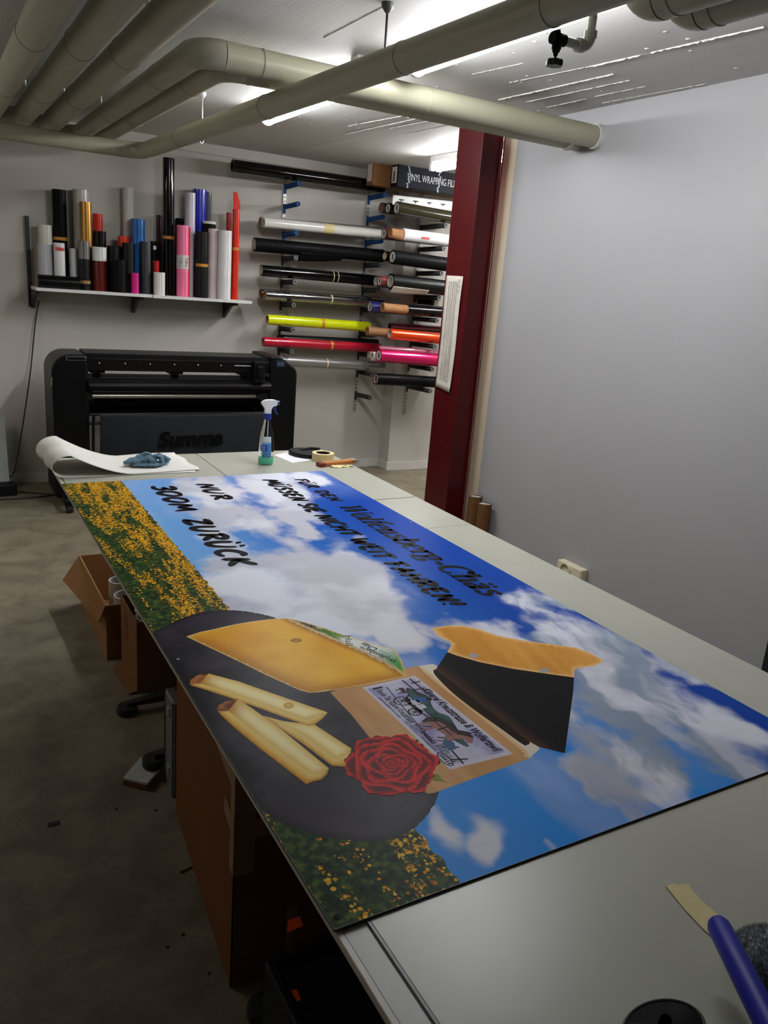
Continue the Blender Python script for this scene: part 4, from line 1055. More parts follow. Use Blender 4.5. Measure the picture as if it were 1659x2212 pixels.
stand(728,806,622,YM-.022,film('soot',(17,17,18),.5),'black roll below the orange red one')
stand(778,830,800,YFr-.02,film('magenta',(214,30,128)),'little magenta roll at the shelf front')
stand(806,840,632,YM+.03,film('smoke',(58,58,60),.4),'slim smoke grey roll between black and dark grey ones')
stand(838,903,615,YFr+.045,film('graphite',(48,49,52),.45,.2),'dark graphite roll right of the magenta one')
i_sl = stand(896,938,612,YM+.04,bk,'slim black roll with a tiny white label')
stand(932,968,455,YA+.01,film('maroon',(54,14,16),.3),'tall maroon roll left of the tallest black one')
stand(910,952,728,YM-.05,film('crimson',(176,30,32)),'short crimson roll above the little white one')
stand(915,987,797,YFr-.03,wh,'little white roll at the shelf front')
stand(971,1042,115,YM-.02,film('gloss_black',(12,12,14),.1,.8),'tallest roll, glossy black with an orange tape band', band=590)
stand(1045,1098,475,YA+.02,bkm,'black roll end showing between the tallest black roll and the tall white one')
i_pk = stand(1053,1128,517,YFr,film('bubblegum',(244,120,162),.45,.1),'bubblegum pink roll with a white paper band')
stand(1100,1166,322,YM+.02,film('lilac_white',(214,212,222),.3),'tall white roll between pink and blue ones')
stand(1147,1230,303,YA+.01,film('royal_blue',(20,40,190)),'tall royal blue roll')
stand(1212,1260,318,YA+.035,film('slate_violet',(68,66,84),.5),'slate violet roll right of the royal blue one')
stand(1208,1287,495,YM+.03,bkm,'black roll with a white paper top behind the black ribbed one', topfrac=.03, topm=wh)
stand(1167,1245,555,YFr+.03,film('ribbed_black',(26,26,28),.4,.2),'black roll with an orange tape tab right of the tall white one', band=755)
stand(1240,1300,537,YFr+.05,film('pinkish_white',(222,204,206),.35),'pinkish white roll with a thin red edge')
stand(1298,1383,548,YFr+.02,film('plain_white',(228,228,228),.4),'broad plain white roll near the right shelf end')
stand(1350,1384,440,YA+.02,film('rust',(170,36,22)),'slim rust red roll behind the slanted red one', lean=-.006)
# slanted red roll at the right end
i_rd = stand(1383,1428,420,YFr+.06,film('signal_red',(222,44,20)),'tall signal red roll with a slanted tip at the right shelf end', band=657)
for sp in SPECS: sp['Y0'] = sp['Y']
relax()
ROLLS = [build_roll(sp) for sp in SPECS]
t, cx, Y, r, z0, z1 = ROLLS[i_av]
mb = red_marks(MB(), Vector((cx-.002,Y-r-.0022,z1-.04)), .062, .028, random.Random(1))
o = mb.build('printed_mark', mat('red_print', rgb(200,40,40), .5), t); o['kind'] = 'stuff'
t, cx, Y, r, z0, z1 = ROLLS[i_sl]
MB().box((cx-.008,Y-r-.002,z1-.06),(cx+.014,Y-r+.003,z1-.032)).build('label_sticker', wh, t)
t, cx, Y, r, z0, z1 = ROLLS[i_pk]
zb_ = at(1,Y,392,566).z
MB().tube((cx,Y,zb_-.05),(cx,Y,zb_+.05), r+.0015, r-.002, 32).build('paper_band', mat('band_paper', rgb(206,204,204), .7), t)
for k in (-.55,.45):
    mb = MB()
    for s in (-1,1):
        pts = []
        for i in range(15):
            a = 2*PI*i/14; ang = -PI/2+k+.20*math.cos(a); pts.append((cx+(r+.003)*math.cos(ang), Y+(r+.003)*math.sin(ang), zb_+s*.014+.018*math.sin(a)+.008*math.cos(a)))
        mb.path(pts, .0012, 5)
    mb.build('pen_mark', m_leg, t)
MB().prism([(cx+r*.86,Y-r*.5,z0),(cx+r+.004,Y-r*.62,z0),(cx+r+.004,Y-r*.62,z1-.01),(cx+r*.86,Y-r*.5,z1-.01)], (0,.003,0)).build('loose_flap', film('hot_red',(236,40,60)), t)
t, cx, Y, r, z0, z1 = ROLLS[i_rd]
MB().prism([(cx-r,Y-r*.5,z1-.01),(cx+r,Y-r*.5,z1-.01),(cx+r*.9,Y-r*.3,z1+.05),(cx+r*.1,Y-r*.1,z1+.125),(cx-r,Y-r*.1,z1+.125)], (0,.004,0)).build('film_tip', film('signal_red',(222,44,20)), t)
# the roll lying at the left end
p, q = at(1,YSH+.046,80,600), at(1,YSH+.046,170,604)
t = thing('film_roll', ((p.x+q.x)/2,YSH+.046,ZSH), 'black roll lying on its side along the left shelf front', 'film roll', GS)
MB().tube((p.x+.005,YSH+.046,ZSH+.045),(q.x+.005,YSH+.046,ZSH+.045), .045, .03, 32).build('film', bk, t)
MB().tube((p.x+.006,YSH+.046,ZSH+.045),(q.x+.004,YSH+.046,ZSH+.045), .0298, .025, 24).build('core', m_kraft, t)
# power cord down from the shelf end
m_cord = mat('black_cord', (.012,.012,.012), .5)
pts = [at(1,6.52,84,650), at(1,6.52,76,700), at(1,6.50,66,800), at(1,6.45,52,900), at(1,6.42,38,985), at(1,6.38,28,1024), at(1,6.36,20,1030)]
tag(MB().path([Vector(p) for p in smooth_poly([tuple(p) for p in pts], 6, False)], .005, 8).build('power_cord', m_cord), 'black cord hanging down the wall from the left shelf end', 'cord')
c1 = [at(2,.006,-30,1080), at(2,.006,40,1077), at(2,.006,110,1070), at(2,.006,150,1062)]
tag(MB().path([Vector(p) for p in smooth_poly([tuple(p) for p in c1], 6, False)], .006, 8).build('power_cord', m_cord), 'black cord lying on the floor towards the plotter foot, lower of two', 'cord')
c1 = [at(2,.006,20,1060), at(2,.006,50,1063), at(2,.006,90,1066), at(2,.006,118,1068)]
tag(MB().path([Vector(p) for p in smooth_poly([tuple(p) for p in c1], 6, False)], .004, 8).build('power_cord', m_cord), 'thin black cord on the floor by the leaning grey panel', 'cord')
p = at(1,6.36,21,1060)
t = thing('leaning_panel', (p.x-.3,6.38,0), 'grey panel leaning at the left photo edge by the back wall', 'panel')
MB().prism([(p.x-.6,6.30,.0),(p.x,6.30,.0),(p.x-.005,6.42,.54),(p.x-.6,6.42,.54)], (0,.03,0)).build('panel_board', mat('panel_grey', rgb(176,182,176), .4), t)
q = at(1,6.24,-5,1000)
tag(MB().obox((q.x-.15,6.20,.045),(.26,.03,0),(-.008,.05,0),(0,0,.045)).build('tool_case', m_pm, bevel=.012), 'black case lying on the floor before the leaning grey panel', 'case')

# ================================================================ ROLL RACKS
m_rail = mat('galvanised_rail', rgb(190,190,188), .4, .5)
m_slot = mat('rail_slot', (.02,.02,.02), .7)
m_foam = mat('grey_foam', rgb(52,53,54), .85, noise=.2, scale=60, spec=.2)
m_foamb = mat('blue_foam', rgb(28,72,130), .8, noise=.15, scale=60, spec=.2)
m_ring = mat('foam_end', rgb(120,122,120), .8)
def rail(a, b, Y, label):
    """slotted wall rail between two measured points of the wall plane Y"""
    p, q = at(1,Y,*a), at(1,Y,*b); x = (p.x+q.x)/2
    t = thing('slotted_wall_rail', (x,Y-.006,q.z), label, 'wall rail', 'slotted wall rails')
    MB().box((x-.013,Y-.012,q.z),(x+.013,Y,p.z)).build('channel', m_rail, t, bevel=.001)
    z = q.z+.02; mb = MB()
    while z < p.z-.03:
        mb.box((x-.006,Y-.0128,z),(x-.001,Y-.0118,z+.016)).box((x+.003,Y-.0128,z),(x+.008,Y-.0118,z+.016)); z += .032
    o = mb.build('slot_row', m_slot, t); o['kind'] = 'stuff'
    return x
BR_TODO, LAID, BR_Z = [], [], []
def bracket(*a): BR_TODO.append(a)
def build_bracket(x, py, px, Y, ln, label, blue=False):
    """arm sleeved in foam, standing out of the wall at depth Y; py its measured height at the wall"""
    z = at(1,Y,px,py).z; m = m_foamb if blue else m_foam
    bots = [p.z+(q.z-p.z)*(x-p.x)/(q.x-p.x)-r for p, q, r in LAID if p.x-.03 < x < q.x+.03 and p.y+r > Y-ln]
    if bots:
        near = min(bots, key=lambda v: abs(v-z-.03))
        if abs(near-z-.03) < .075:
            zn = min(v for v in bots if abs(v-near) < .035)-.035
            if all(abs(zn-zz) > .06 for xx, zz in BR_Z if abs(xx-x) < .1): z = zn
    BR_Z.append((x, z))
    t = thing('rack_bracket', (x,Y-.02,z), label, 'bracket', 'foam sleeved rack brackets')
    MB().box((x-.010,Y-.02,z-.05),(x+.010,Y-.011,z+.025)).build('hook_plate', m_leg if not blue else m_foamb, t)
    a, b = Vector((x,Y-.018,z)), Vector((x,Y-ln,z+.012))
    MB().cyl(a, b+Vector((0,.006,0)), .008, n=10).build('arm', m_leg, t)
    MB().tube(a+Vector((0,-.02,0)), b, .021 if not blue else .019, .009, 20).build('foam_sleeve', m, t)
    MB().tube(b+Vector((0,.004,0)), b+Vector((0,-.0015,0)), .017, .009, 20).build('sleeve_end', m_ring if not blue else m, t)
    return z
xl = rail((612,372),(604,772), YB, 'left slotted rail of the roll rack, near the long black top roll')
xm = rail((800,395),(762,888), YB, 'middle slotted rail of the roll rack, its foot showing below two bare brackets')
xr = rail((905,392),(882,896), YP, 'slotted rail on the pilaster behind the right hand rolls')
nth = ['topmost','second','third','fourth','fifth','sixth','seventh','eighth','ninth']
for k, (py, blue) in enumerate(((391,1),(447,1),(502,1),(551,0),(605,0),(656,0),(707,0),(757,0))):
    bracket(xl, py, 612-k*1.0, YB, .30, '%s bracket from the top on the left rack rail, %s' % (nth[k], 'blue' if blue else 'grey foam'), blue)
for k, (py, blue) in enumerate(((417,1),(470,1),(522,1),(567,0),(618,0),(666,0),(712,0),(758,0))):
    bracket(xm, py, 797-k*4, YB, .30, '%s bracket from the top on the middle rack rail, %s' % (nth[k], 'blue' if blue else 'grey foam'), blue)
bracket(xm, 801, 766, YB, .30, 'bare grey foam bracket, upper of two below the silver roll')
bracket(xm, 851, 763, YB, .30, 'bare grey foam bracket, lowest on the middle rail')
for k, py in enumerate((480,535,590,637,686,735,779,831)):
    bracket(xr, py, 900-k*2, YP, .42, '%s grey foam bracket from the top on the pilaster rail' % nth[k])
GR = 'film rolls lying on the rack'
def lying(a, b, rpx, Y, m, label, core=m_kraft, cap=None, band=None, coreout=0., group=GR, corelen=.012, flat_z=True, tail=None):
    """roll lying along the wall: a, b measured end centres, rpx its measured half height, Y its depth"""
    p, q = at(1,Y,*a), at(1,Y,*b); dep = (p-CAM).dot(_fw); r = rpx/F_PX*dep
    t = thing('film_roll', ((p.x+q.x)/2,Y,min(p.z,q.z)-r), label, 'film roll', group)
    LAID.append((p, q, r)); d = (q-p).normalized(); ri = r*.76; p2 = p+d*coreout
    MB().tube(p2, q, r, ri, 32).build('film', m, t)
    MB().tube(p-d*.0015, q+d*.002, ri*.996, ri*.86, 28).build('core', core, t)
    if cap:
        e = MB().cyl(p+d*.004, p+d*.012, ri*.84, n=28); e.build('end_plug', cap, t)
        MB().box((p.x-.001,p.y-ri*.12,p.z-ri*.5),(p.x+.006,p.y+ri*.12,p.z+ri*.5)).build('plug_slot', m_slot, t)
    if band:
        for f, w_, mm in band:
            c = p.lerp(q, f); MB().tube(c-d*w_/2, c+d*w_/2, r+.0012, r-.002, 32).build('tape_band', mm, t)
    if tail:
        f0, f1, drop, mm = tail
        rows = []
        for i in range(7):
            k = i/6; rows.append([p.lerp(q, f0+(f1-f0)*j/16)+Vector((0,-r*.9+r*.7*k,-r*.55-(r*.5+drop*(1-.75*(j/16)**2))*k)) for j in range(17)])
        MB().sheet(rows).build('loose_film_end', mm, t, solid=.0008)
    return t, p, q, r
YL = 6.335
gb = film('gloss_black',(12,12,14),.1,.8)
m_capw = mat('white_plug', rgb(196,196,192), .5)
pw = film('pearl_white',(222,220,214),.16,.6)
lying((502,358),(828,404), 13.5, YL, gb, 'long glossy black roll topmost on the left rack, under the ceiling', core=m_leg)
lying((569,480),(826,506), 10.5, YL, pw, 'glossy white roll with a cream tape band', band=((.52,.09,m_mask),), core=m_corew)
lying((562,479),(822,500), 10, YL+.085, film('putty',(120,116,108),.4), 'dark ended roll lying behind the glossy white one', core=m_kraft)
lying((549,528),(826,553), 14.5, YL, film('leather_black',(15,15,17),.6,.05), 'thick matt black roll with a loose lower edge', core=m_corew, tail=(.32,.66,.04,film('leather_black',(15,15,17),.6,.05)))
lying((564,584),(812,606), 12, YL, gb, 'glossy black roll below the thick matt one', band=((.60,.006,m_mask),(.64,.006,m_mask)), core=m_corew)
lying((572,637),(826,655), 10.5, YL, film('mirror',(150,150,150),.08,.5,.95), 'mirror silver roll with a dark wound end and a tape tab', band=((.54,.012,m_mask),), core=m_kraft)
lying((562,634),(818,650), 10, YL+.085, film('brown_black',(40,34,30),.35), 'dark brown roll behind the mirror silver one', core=m_kraft)
lying((577,690),(797,706), 11, YL, film('neon_yellow',(222,232,10),.25,.5), 'neon yellow roll', core=m_kraft, band=((.52,.03,mat('amber_tape', rgb(206,150,10), .5)),))
lying((568,738),(820,752), 10.5, YL, film('cherry',(180,14,44),.3,.4), 'cherry red roll below the neon yellow one', core=m_kraft, band=((.56,.02,m_tape),))
lying((600,731),(815,741), 8.5, YL+.085, film('bow_black',(20,20,21),.4), 'black roll bulging out behind the cherry red one', core=m_leg)
lying((600,779),(828,792), 11, YL, film('dull_silver',(150,150,148),.3,.3,.55), 'dull silver roll lowest on the left rack, behind the plotter corner', band=((.44,.012,m_mask),), core=m_corew)
SPY = {'neon yellow roll': 'neon yellow roll with an amber tape spot'}
for o in list(C.objects):
    if o.get('label') in SPY: o['label'] = SPY[o['label']]
YR1 = 6.02
lying((823,449),(985,474), 11, YR1+.20, film('umber',(60,40,38),.4), 'umber roll end, leftmost of three at the top right of the rack', core=mat('rosy_core', rgb(150,104,96), .8))
lying((838,450),(985,474), 11.5, YR1+.105, bk, 'black roll with a white end, middle of the upper three', core=m_corew, cap=m_capw)
lying((857,449),(1020,478), 13.5, YR1-.02, film('olive_black',(44,40,22),.2,.5), 'olive black metallic roll with a white plug, front of the upper three', core=m_corew, cap=m_capw)
lying((829,505),(990,524), 12, YR1+.10, film('wine',(80,26,30),.4), 'wine red roll end behind the white printed one', core=m_corew, cap=m_capw)
t, p, q, r = lying((843,503),(1010,525), 13, YR1, film('paper_white',(222,220,220),.6,.05), 'white paper wrapped roll with red print and bare brown core end', core=m_kraft, coreout=.115)
mb = MB(); c = p.lerp(q, .40)+Vector((0,-r-.0018,-.008)); red_marks(mb, c, .075, .02, random.Random(6)); o = mb.build('printed_mark', MATS['red_print'], t); o['kind'] = 'stuff'
MB().cyl(p+Vector((.002,0,0)), p+Vector((.114,0,-.014)), r*.8, n=28).build('core_end', m_kraft, t)
lying((831,553),(990,574), 10.5, YR1+.10, bk, 'black roll with a kraft ring end behind the grainy one', core=mat('cream_core', rgb(206,186,150), .7))
lying((848,555),(1005,577), 15, YR1, film('grain_black',(22,22,23),.5,.1), 'thick grainy black roll with a white plug', core=m_corew, cap=m_capw)
lying((812,608),(985,622), 12, YR1+.19, film('cocoa',(70,56,50),.5), 'cocoa roll end with a loose white edge behind the copper one', core=m_corew)
lying((820,607),(985,624), 11, YR1+.085, film('copper_rose',(150,70,70),.25,.4,.4), 'copper rose metallic roll showing between two dark ones', core=m_corew, cap=m_capw)
lying((843,608),(1010,628), 16.5, YR1-.055, film('deep_black',(13,13,14),.4,.2), 'thickest deep black roll with a white liner hanging below', core=m_corew, tail=(.0,.45,.022,m_corew))
lying((799,663),(985,676), 12, YR1+.10, film('navy',(24,34,92),.35), 'navy blue roll end behind the one with a long bare core', core=m_corew, cap=m_capw)
t, p, q, r = lying((826,664),(1000,680), 11, YR1, bk, 'slim black roll with a long bare kraft core', core=m_kraft, coreout=.24)
MB().tube(p, p+(q-p).normalized()*.24, r*.9, r*.74, 28).build('core_end', m_kraft, t)
lying((793,715),(970,730), 9.5, YR1+.10, mat('kraft_wrap', rgb(140,100,64), .8, noise=.1, scale=20), 'bare kraft tube beside the shiny orange roll', core=m_kraft)
lying((842,706),(985,716), 9, YR1+.17, film('garnet',(84,12,20),.3), 'garnet roll behind and above the shiny orange one', core=m_leg)
lying((842,721),(1000,737), 11.5, YR1-.01, film('shiny_orange',(226,66,10),.22,.4,.45), 'shiny metallic orange roll', core=m_corew)
lying((797,767),(960,777), 8, YR1+.165, film('rose_pale',(190,120,130),.4), 'pale rose roll end, leftmost beside the magenta roll', core=m_corew)
lying((804,769),(965,778), 9, YR1+.085, wh, 'white roll end squeezed left of the magenta roll', core=m_corew)
t, p, q, r = lying((818,768),(1000,783), 14, YR1-.02, film('metal_magenta',(206,16,92),.2,.4,.45), 'thick metallic magenta roll with a paler film edge on top', core=m_corew, cap=m_capw)
rows = []
for i in range(9):
    a = .15+1.15*i/8; rows.append([p.lerp(q, j/24)+Vector((.003, r*1.04*math.cos(a)*-.0+ .010*i*.6, r*1.02+.035*math.sin(PI*i/8)*(1-.5*abs(j/24-.4))*.9)) for j in range(25)])
MB().sheet(rows).build('loose_film_end', film('dusky_pink',(140,60,84),.45), t, solid=.001)
lying((812,818),(1000,829), 12.5, YR1+.02, film('low_black',(17,17,18),.5,.1), 'black roll lowest on the right rack with a red marked end', core=m_corew, cap=mat('red_plug', rgb(150,90,84), .6))
for o in list(C.objects):
    if o.get('label') == 'shiny metallic orange roll': o['label'] = 'shiny metallic orange roll above the magenta one'
# short clamp standing out above the slim black roll
zc_ = at(1,YP,905,648)
tag(MB().obox((zc_.x,YP-.12,zc_.z),(.018,0,0),(0,.12,0),(.002,0,.035)).build('rail_clamp', m_pm, bevel=.006), 'dark clamp on the pilaster rail above the slim black roll', 'clamp')
for a in BR_TODO: build_bracket(*a)
# boxes on the top brackets of the right rack
m_cb = mat('cardboard', rgb(128,88,56), .85, noise=.08, scale=6, spec=.15)
m_cbd = mat('cardboard_tan', rgb(148,108,70), .85, noise=.07, scale=6, spec=.15)
m_navy = mat('navy_card', rgb(12,15,27), .5, noise=.15, scale=25, spec=.15)
m_wtxt = mat('white_print', rgb(214,214,214), .6)
YB1 = 6.02
a, b, c, d_ = at(1,YB1,862,352), at(1,YB1,862,405), at(1,YB1,1010,376), at(1,YB1,1010,424)
zt, zb_ = (a.z+c.z)/2, (b.z+d_.z)/2
t = thing('film_carton', ((a.x+c.x)/2,YB1+.09,zb_), 'navy carton lettered for wrapping film on top of the right rack', 'carton')
x9 = 4.85
MB().box((a.x-.0,YB1,zb_),(x9,YB1+.12,zt)).build('carton_body', m_navy, t, bevel=.004)
MB().box((a.x-.002,YB1+.02,zb_+.03),(a.x,YB1+.10,zt-.025)).build('address_label', m_note, t)
MB().box((a.x-.003,YB1+.05,zb_+.04),(a.x-.0015,YB1+.07,zt-.06)).build('bar_code', m_slot, t)
mb = MB(); P0, P1 = at(1,YB1-.001,880,388), at(1,YB1-.001,986,405)
put_text(mb, 'VINYL WRAPPING FILM', ((P0.x+P1.x)/2,YB1-.0012,(zt+zb_)/2-.03), (1,0,0), (0,0,1), width=(P1.x-P0.x), size=.078)
mb.build('printed_lettering', m_wtxt, t)
for px in (884,950):
    P0 = at(1,YB1,px,372); mb = MB()
    for i in range(14): mb.obox((P0.x+rng.uniform(-.012,.012),YB1-.0012,zb_+(zt-zb_)*(i+.5)/14),(.004+.004*rng.random(),0,.002),(0,.0005,0),(rng.uniform(-.002,.002),0,.006))
    o = mb.build('tape_glint', mat('painted_glint', rgb(170,174,180), .2), t); o['kind'] = 'stuff'  # pale flecks painted as light glinting on the tape
a2, b2 = at(1,YB1+.02,797,357), at(1,YB1+.02,834,405)
t = thing('film_carton', (a2.x+.1,YB1+.14,zb_), 'kraft carton with a pale label behind the navy one', 'carton')
MB().box((a.x-.16,YB1+.13,zb_),(x9-.1,YB1+.245,zt+.008)).build('carton_body', m_cb, t, bevel=.004)
MB().box((a.x-.1625,YB1+.15,zb_+.03),(a.x-.160,YB1+.225,zt-.015)).build('address_label', m_note, t)
# white label strip with small icons on the olive roll
P0, P1, P2 = at(1,6.064,849,421), at(1,6.064,985,436), at(1,6.064,985,448)
t = thing('icon_sheet', ((P0.x+P1.x)/2,6.064,P2.z), 'white printed sheet with small dark icons over the olive black roll', 'sheet')
def pl_(u, v, o_=0): return P0.lerp(P1, u)+Vector((0,-o_,-.075*v))
rows = [[pl_(j/20, i/6) for j in range(21)] for i in range(7)]
MB().sheet(rows).build('sheet', wh, t, solid=.001)
for k in range(4):
    u = .13+.22*k; mb = MB()
    for (du, dv) in ((-.05,.42),(-.03,.34),(.0,.34),(.03,.36),(.05,.42),(.05,.5),(.01,.48),(.0,.62),(-.02,.48),(-.05,.5)): pass
    mb.add([pl_(u+du, dv, .0025) for du, dv in ((-.045,.40),(-.02,.33),(.045,.36),(.045,.46),(.012,.47),(.004,.62),(-.012,.60),(-.008,.47),(-.045,.46))], [tuple(range(9))])
    mb.build('printed_icon', m_slot, t)

# ================================================================ THINGS ON THE TABLES
ZM = ZT+.003
m_sheet = mat('roll_paper', rgb(222,219,212), .8, noise=.02, scale=12, bump=.12, bscale=160)
# curled sheet of white paper: a loop hanging at the left, lower layer flat, upper layer lying on it
t = thing('curled_paper', (.66,3.36,ZM), 'big sheet of white paper curled over at the far left table corner', 'paper')
def curl(y):
    f = (y-3.195)/.40; xr = .965-.02*f; R_ = .038+.006*f; pts = [(xr-.01, ZM+.002)]
    for i in range(1,8): pts.append((xr-.01-(xr-.47)*i/8, ZM+.002))
    cx, cz = .452-.012*f, ZM+.002+R_*1.0
    for i in range(17):
        a = -PI/2-PI*1.06*i/16; pts.append((cx+R_*1.55*math.cos(a), cz+R_*math.sin(a)*(1+.28*(i/16))))
    ex, ez = pts[-1]
    for i in range(1,11):
        u = i/10; pts.append((ex+(.70-ex)*u, ez*(1-u)**1.6+(ZM+.005)*(1-(1-u)**1.6)))
    for i in range(1,9): pts.append((.70+(xr+.015-.70)*i/8, ZM+.005+.0035*math.sin(PI*i/8)*f))
    return pts
rows = [[(x+.006*math.sin(k*.9), y+(.02 if j > 34 else 0)*((j-34)/6 if j > 34 else 0), z) for j, (x, z) in enumerate(curl(y))] for k, y in enumerate(np.linspace(3.195,3.535,15))]
MB().sheet(rows).build('paper_sheet', m_sheet, t, solid=.0007)
# rag
m_rag = mat('blue_grey_rag', rgb(92,122,138), .95, noise=.16, scale=40, bump=.35, bscale=260)
p = at(2,ZM+.012,318,1003)
mb = MB()
base = [(p.x+.085*(1+.13*math.sin(3*th+.4)+.07*math.sin(7*th))*math.cos(th), p.y+.052*(1+.12*math.sin(4*th)+.06*math.sin(9*th))*math.sin(th), ZM+.0075) for th in np.linspace(0, 2*PI, 49)[:-1]]
mb.prism(base, (0,0,.009))
for pts, r0 in (([(-.10,-.012,.010),(-.07,-.008,.016),(-.04,.004,.026),(-.015,.014,.034)],.012),([(-.045,.028,.014),(-.03,.02,.030),(-.005,.012,.040),(.02,.010,.030),(.035,-.005,.014)],.013),
    ([(-.06,-.028,.012),(-.03,-.022,.024),(.0,-.024,.026),(.03,-.034,.014)],.011),([(.02,.032,.014),(.045,.018,.030),(.07,.004,.028),(.09,-.008,.012)],.013),([(.01,-.01,.018),(.035,.0,.034),(.055,-.012,.026),(.06,-.034,.012)],.011),
    ([(.07,.022,.012),(.09,.026,.016),(.105,.018,.010)],.010),([(-.02,-.004,.02),(-.01,-.016,.036),(.012,-.022,.030),(.02,-.036,.014)],.009),([(-.08,.01,.012),(-.06,.022,.016),(-.03,.036,.012)],.011)):
    q = smooth_poly(pts, 5, False); mb.path([(p.x+x, p.y+y, ZM+.0085+z*.95) for x, y, z in q], [r0*(.75+.25*math.sin(PI*i/(len(q)-1))) for i in range(len(q))], 10)
ragt = tag(mb.build('cleaning_rag', m_rag), 'crumpled blue grey rag lying on the white paper', 'rag')
ragt.location.z += .005
md = ragt.modifiers.new('remesh', 'REMESH'); md.mode = 'VOXEL'; md.voxel_size = .0028; md.use_smooth_shade = True
tx = bpy.data.textures.new('creases', 'CLOUDS'); tx.noise_scale = .022; tx.noise_depth = 2
md = ragt.modifiers.new('creases', 'DISPLACE'); md.texture = tx; md.strength = .011; md.mid_level = .62
md = ragt.modifiers.new('smooth', 'SMOOTH'); md.iterations = 3
# spray bottle
def glass_mat(name, col, rough=.03):
    m = bpy.data.materials.new(name); m.use_nodes = True; b = m.node_tree.nodes['Principled BSDF']
    b.inputs['Base Color'].default_value = (*col, 1); b.inputs['Transmission Weight'].default_value = 1; b.inputs['Roughness'].default_value = rough; b.inputs['IOR'].default_value = 1.12
    return m
m_pet, m_liq = glass_mat('clear_plastic', (.93,.96,.96)), mat('green_liquid', rgb(96,214,172), .1, noise=.05, scale=20, spec=.5)
m_bl = mat('cobalt_plastic', rgb(24,44,140), .35)
m_lab = mat('label_blue', rgb(70,130,190), .4, noise=.3, scale=24); m_labd = mat('label_navy', rgb(20,70,160), .4)
p = at(2,ZM,574,1003); bx, by = p.x, p.y
t = thing('spray_bottle', (bx,by,ZM), 'clear spray bottle with white trigger head and green liquid left at the bottom', 'bottle')
fl = [(.0005,.002),(.030,.002),(.034,.006),(.0355,.02),(.0355,.075),(.034,.105),(.029,.14),(.021,.17),(.0155,.195),(.0135,.205),(.0135,.222)]
def flat_lathe(prof, ky=.62):
    mb = MB().lathe((0,0,0), prof, 36); mb.v = [Vector((bx+v.x, by+v.y*ky, ZM+v.z)) for v in mb.v]; return mb
flat_lathe(fl, .7).build('bottle_shell', m_pet, t)
flat_lathe([(.0005,.004),(.029,.004),(.0328,.008),(.034,.02),(.034,.034),(.0005,.034)], .7).build('liquid', m_liq, t)
def wrap(z0, z1, a0, a1, k=1.008):
    def rad(z):
        for (r0, h0), (r1, h1) in zip(fl[1:], fl[2:]):
            if h0 <= z <= h1: return r0+(r1-r0)*(z-h0)/(h1-h0)
        return .03
    return [[(bx+rad(z)*k*math.cos(a), by+.7*rad(z)*k*math.sin(a), ZM+z) for a in np.linspace(a0, a1, 17)] for z in np.linspace(z0, z1, 8)]
MB().sheet(wrap(.036,.104,-2.45,-1.15)).build('front_label', m_lab, t, solid=.0004)
MB().sheet(wrap(.104,.130,-2.45,-1.15)).build('label_top', mat('label_pale', rgb(196,208,212), .4, noise=.1, scale=40), t, solid=.0004)
o = MB().sheet(wrap(.066,.092,-2.65,-1.70,1.02)).build('label_panel', m_labd, t, solid=.0004)
mb = MB(); u0 = Vector((bx-.0005,by-.0262,ZM+.098)); 
for s_, z in (('Surface',.0815),('Cleaner',.0715)): put_text(mb, s_, (bx-.0225,by-.0222,ZM+z), (.84,-.54,0), (0,0,1), width=.018, size=.0105)
mb.build('label_lettering', m_white, t)
MB().cyl((bx,by,ZM+.02),(bx+.004,by,ZM+.21),.0025,n=8).build('dip_tube', mat('dip_tube', rgb(200,205,205), .4), t)
MB().lathe((bx,by,ZM), [(.0005,.206),(.017,.206),(.0175,.212),(.0165,.232),(.0005,.232)], 28).build('collar', m_bl, t)
hd = [(-.013,.232),(.013,.232),(.014,.245),(.022,.262),(.040,.268),(.040,.288),(.020,.293),(-.010,.292),(-.024,.286),(-.030,.276),(-.020,.262),(-.013,.250)]
MB().prism([(bx+x,by-.010,ZM+z) for x, z in smooth_poly(hd, 4)], (0,.020,0)).build('spray_head', mat('white_gloss', rgb(230,230,230), .3), t, bevel=.003)
MB().cyl((bx+.040,by,ZM+.279),(bx+.052,by,ZM+.279),.0095,n=16).build('nozzle', m_bl, t)
tr = [(.022,.262),(.036,.266),(.038,.250),(.044,.236),(.050,.228),(.046,.224),(.036,.234),(.030,.248)]
MB().prism([(bx+x,by-.006,ZM+z) for x, z in tr], (0,.012,0)).build('trigger', m_bl, t, bevel=.002)
# loose sheet, black pouch, tape roll, folding rule, tape scraps
A = [at(2,ZM+.0006,*q) for q in ((592,983),(622,976),(695,990),(632,1000))]
tag(MB().add(A, [(0,1,2,3)]).build('paper_sheet', mat('white_paper', rgb(226,224,228), .8), solid=.0006), 'single white sheet of paper beside the spray bottle', 'paper')
mb = MB(); A = [at(2,ZM+.02,*q) for q in ((624,970),(655,967),(690,972),(696,981),(668,983),(636,978))]
pts = smooth_poly([(a.x,a.y) for a in A], 5)
mb.prism([(x,y,ZM+.001) for x, y in pts], (0,0,.022))
t = thing('tool_pouch', (A[2].x-.06,A[2].y,ZM), 'black soft tool pouch on the far table edge behind the sheet', 'pouch')
mb.build('pouch_body', m_pm, t, bevel=.007)
c = (A[1].lerp(A[3],.4)); MB().path([(c.x-.05,c.y,ZM+.026),(c.x,c.y+.006,ZM+.031),(c.x+.05,c.y,ZM+.027)], .006, 8).build('handle_strap', m_rub, t)
p = at(2,ZM,703,998); rT = .058
t = thing('masking_tape', (p.x,p.y+rT*.0,ZM), 'cream roll of masking tape lying flat by the folding rule', 'tape roll')
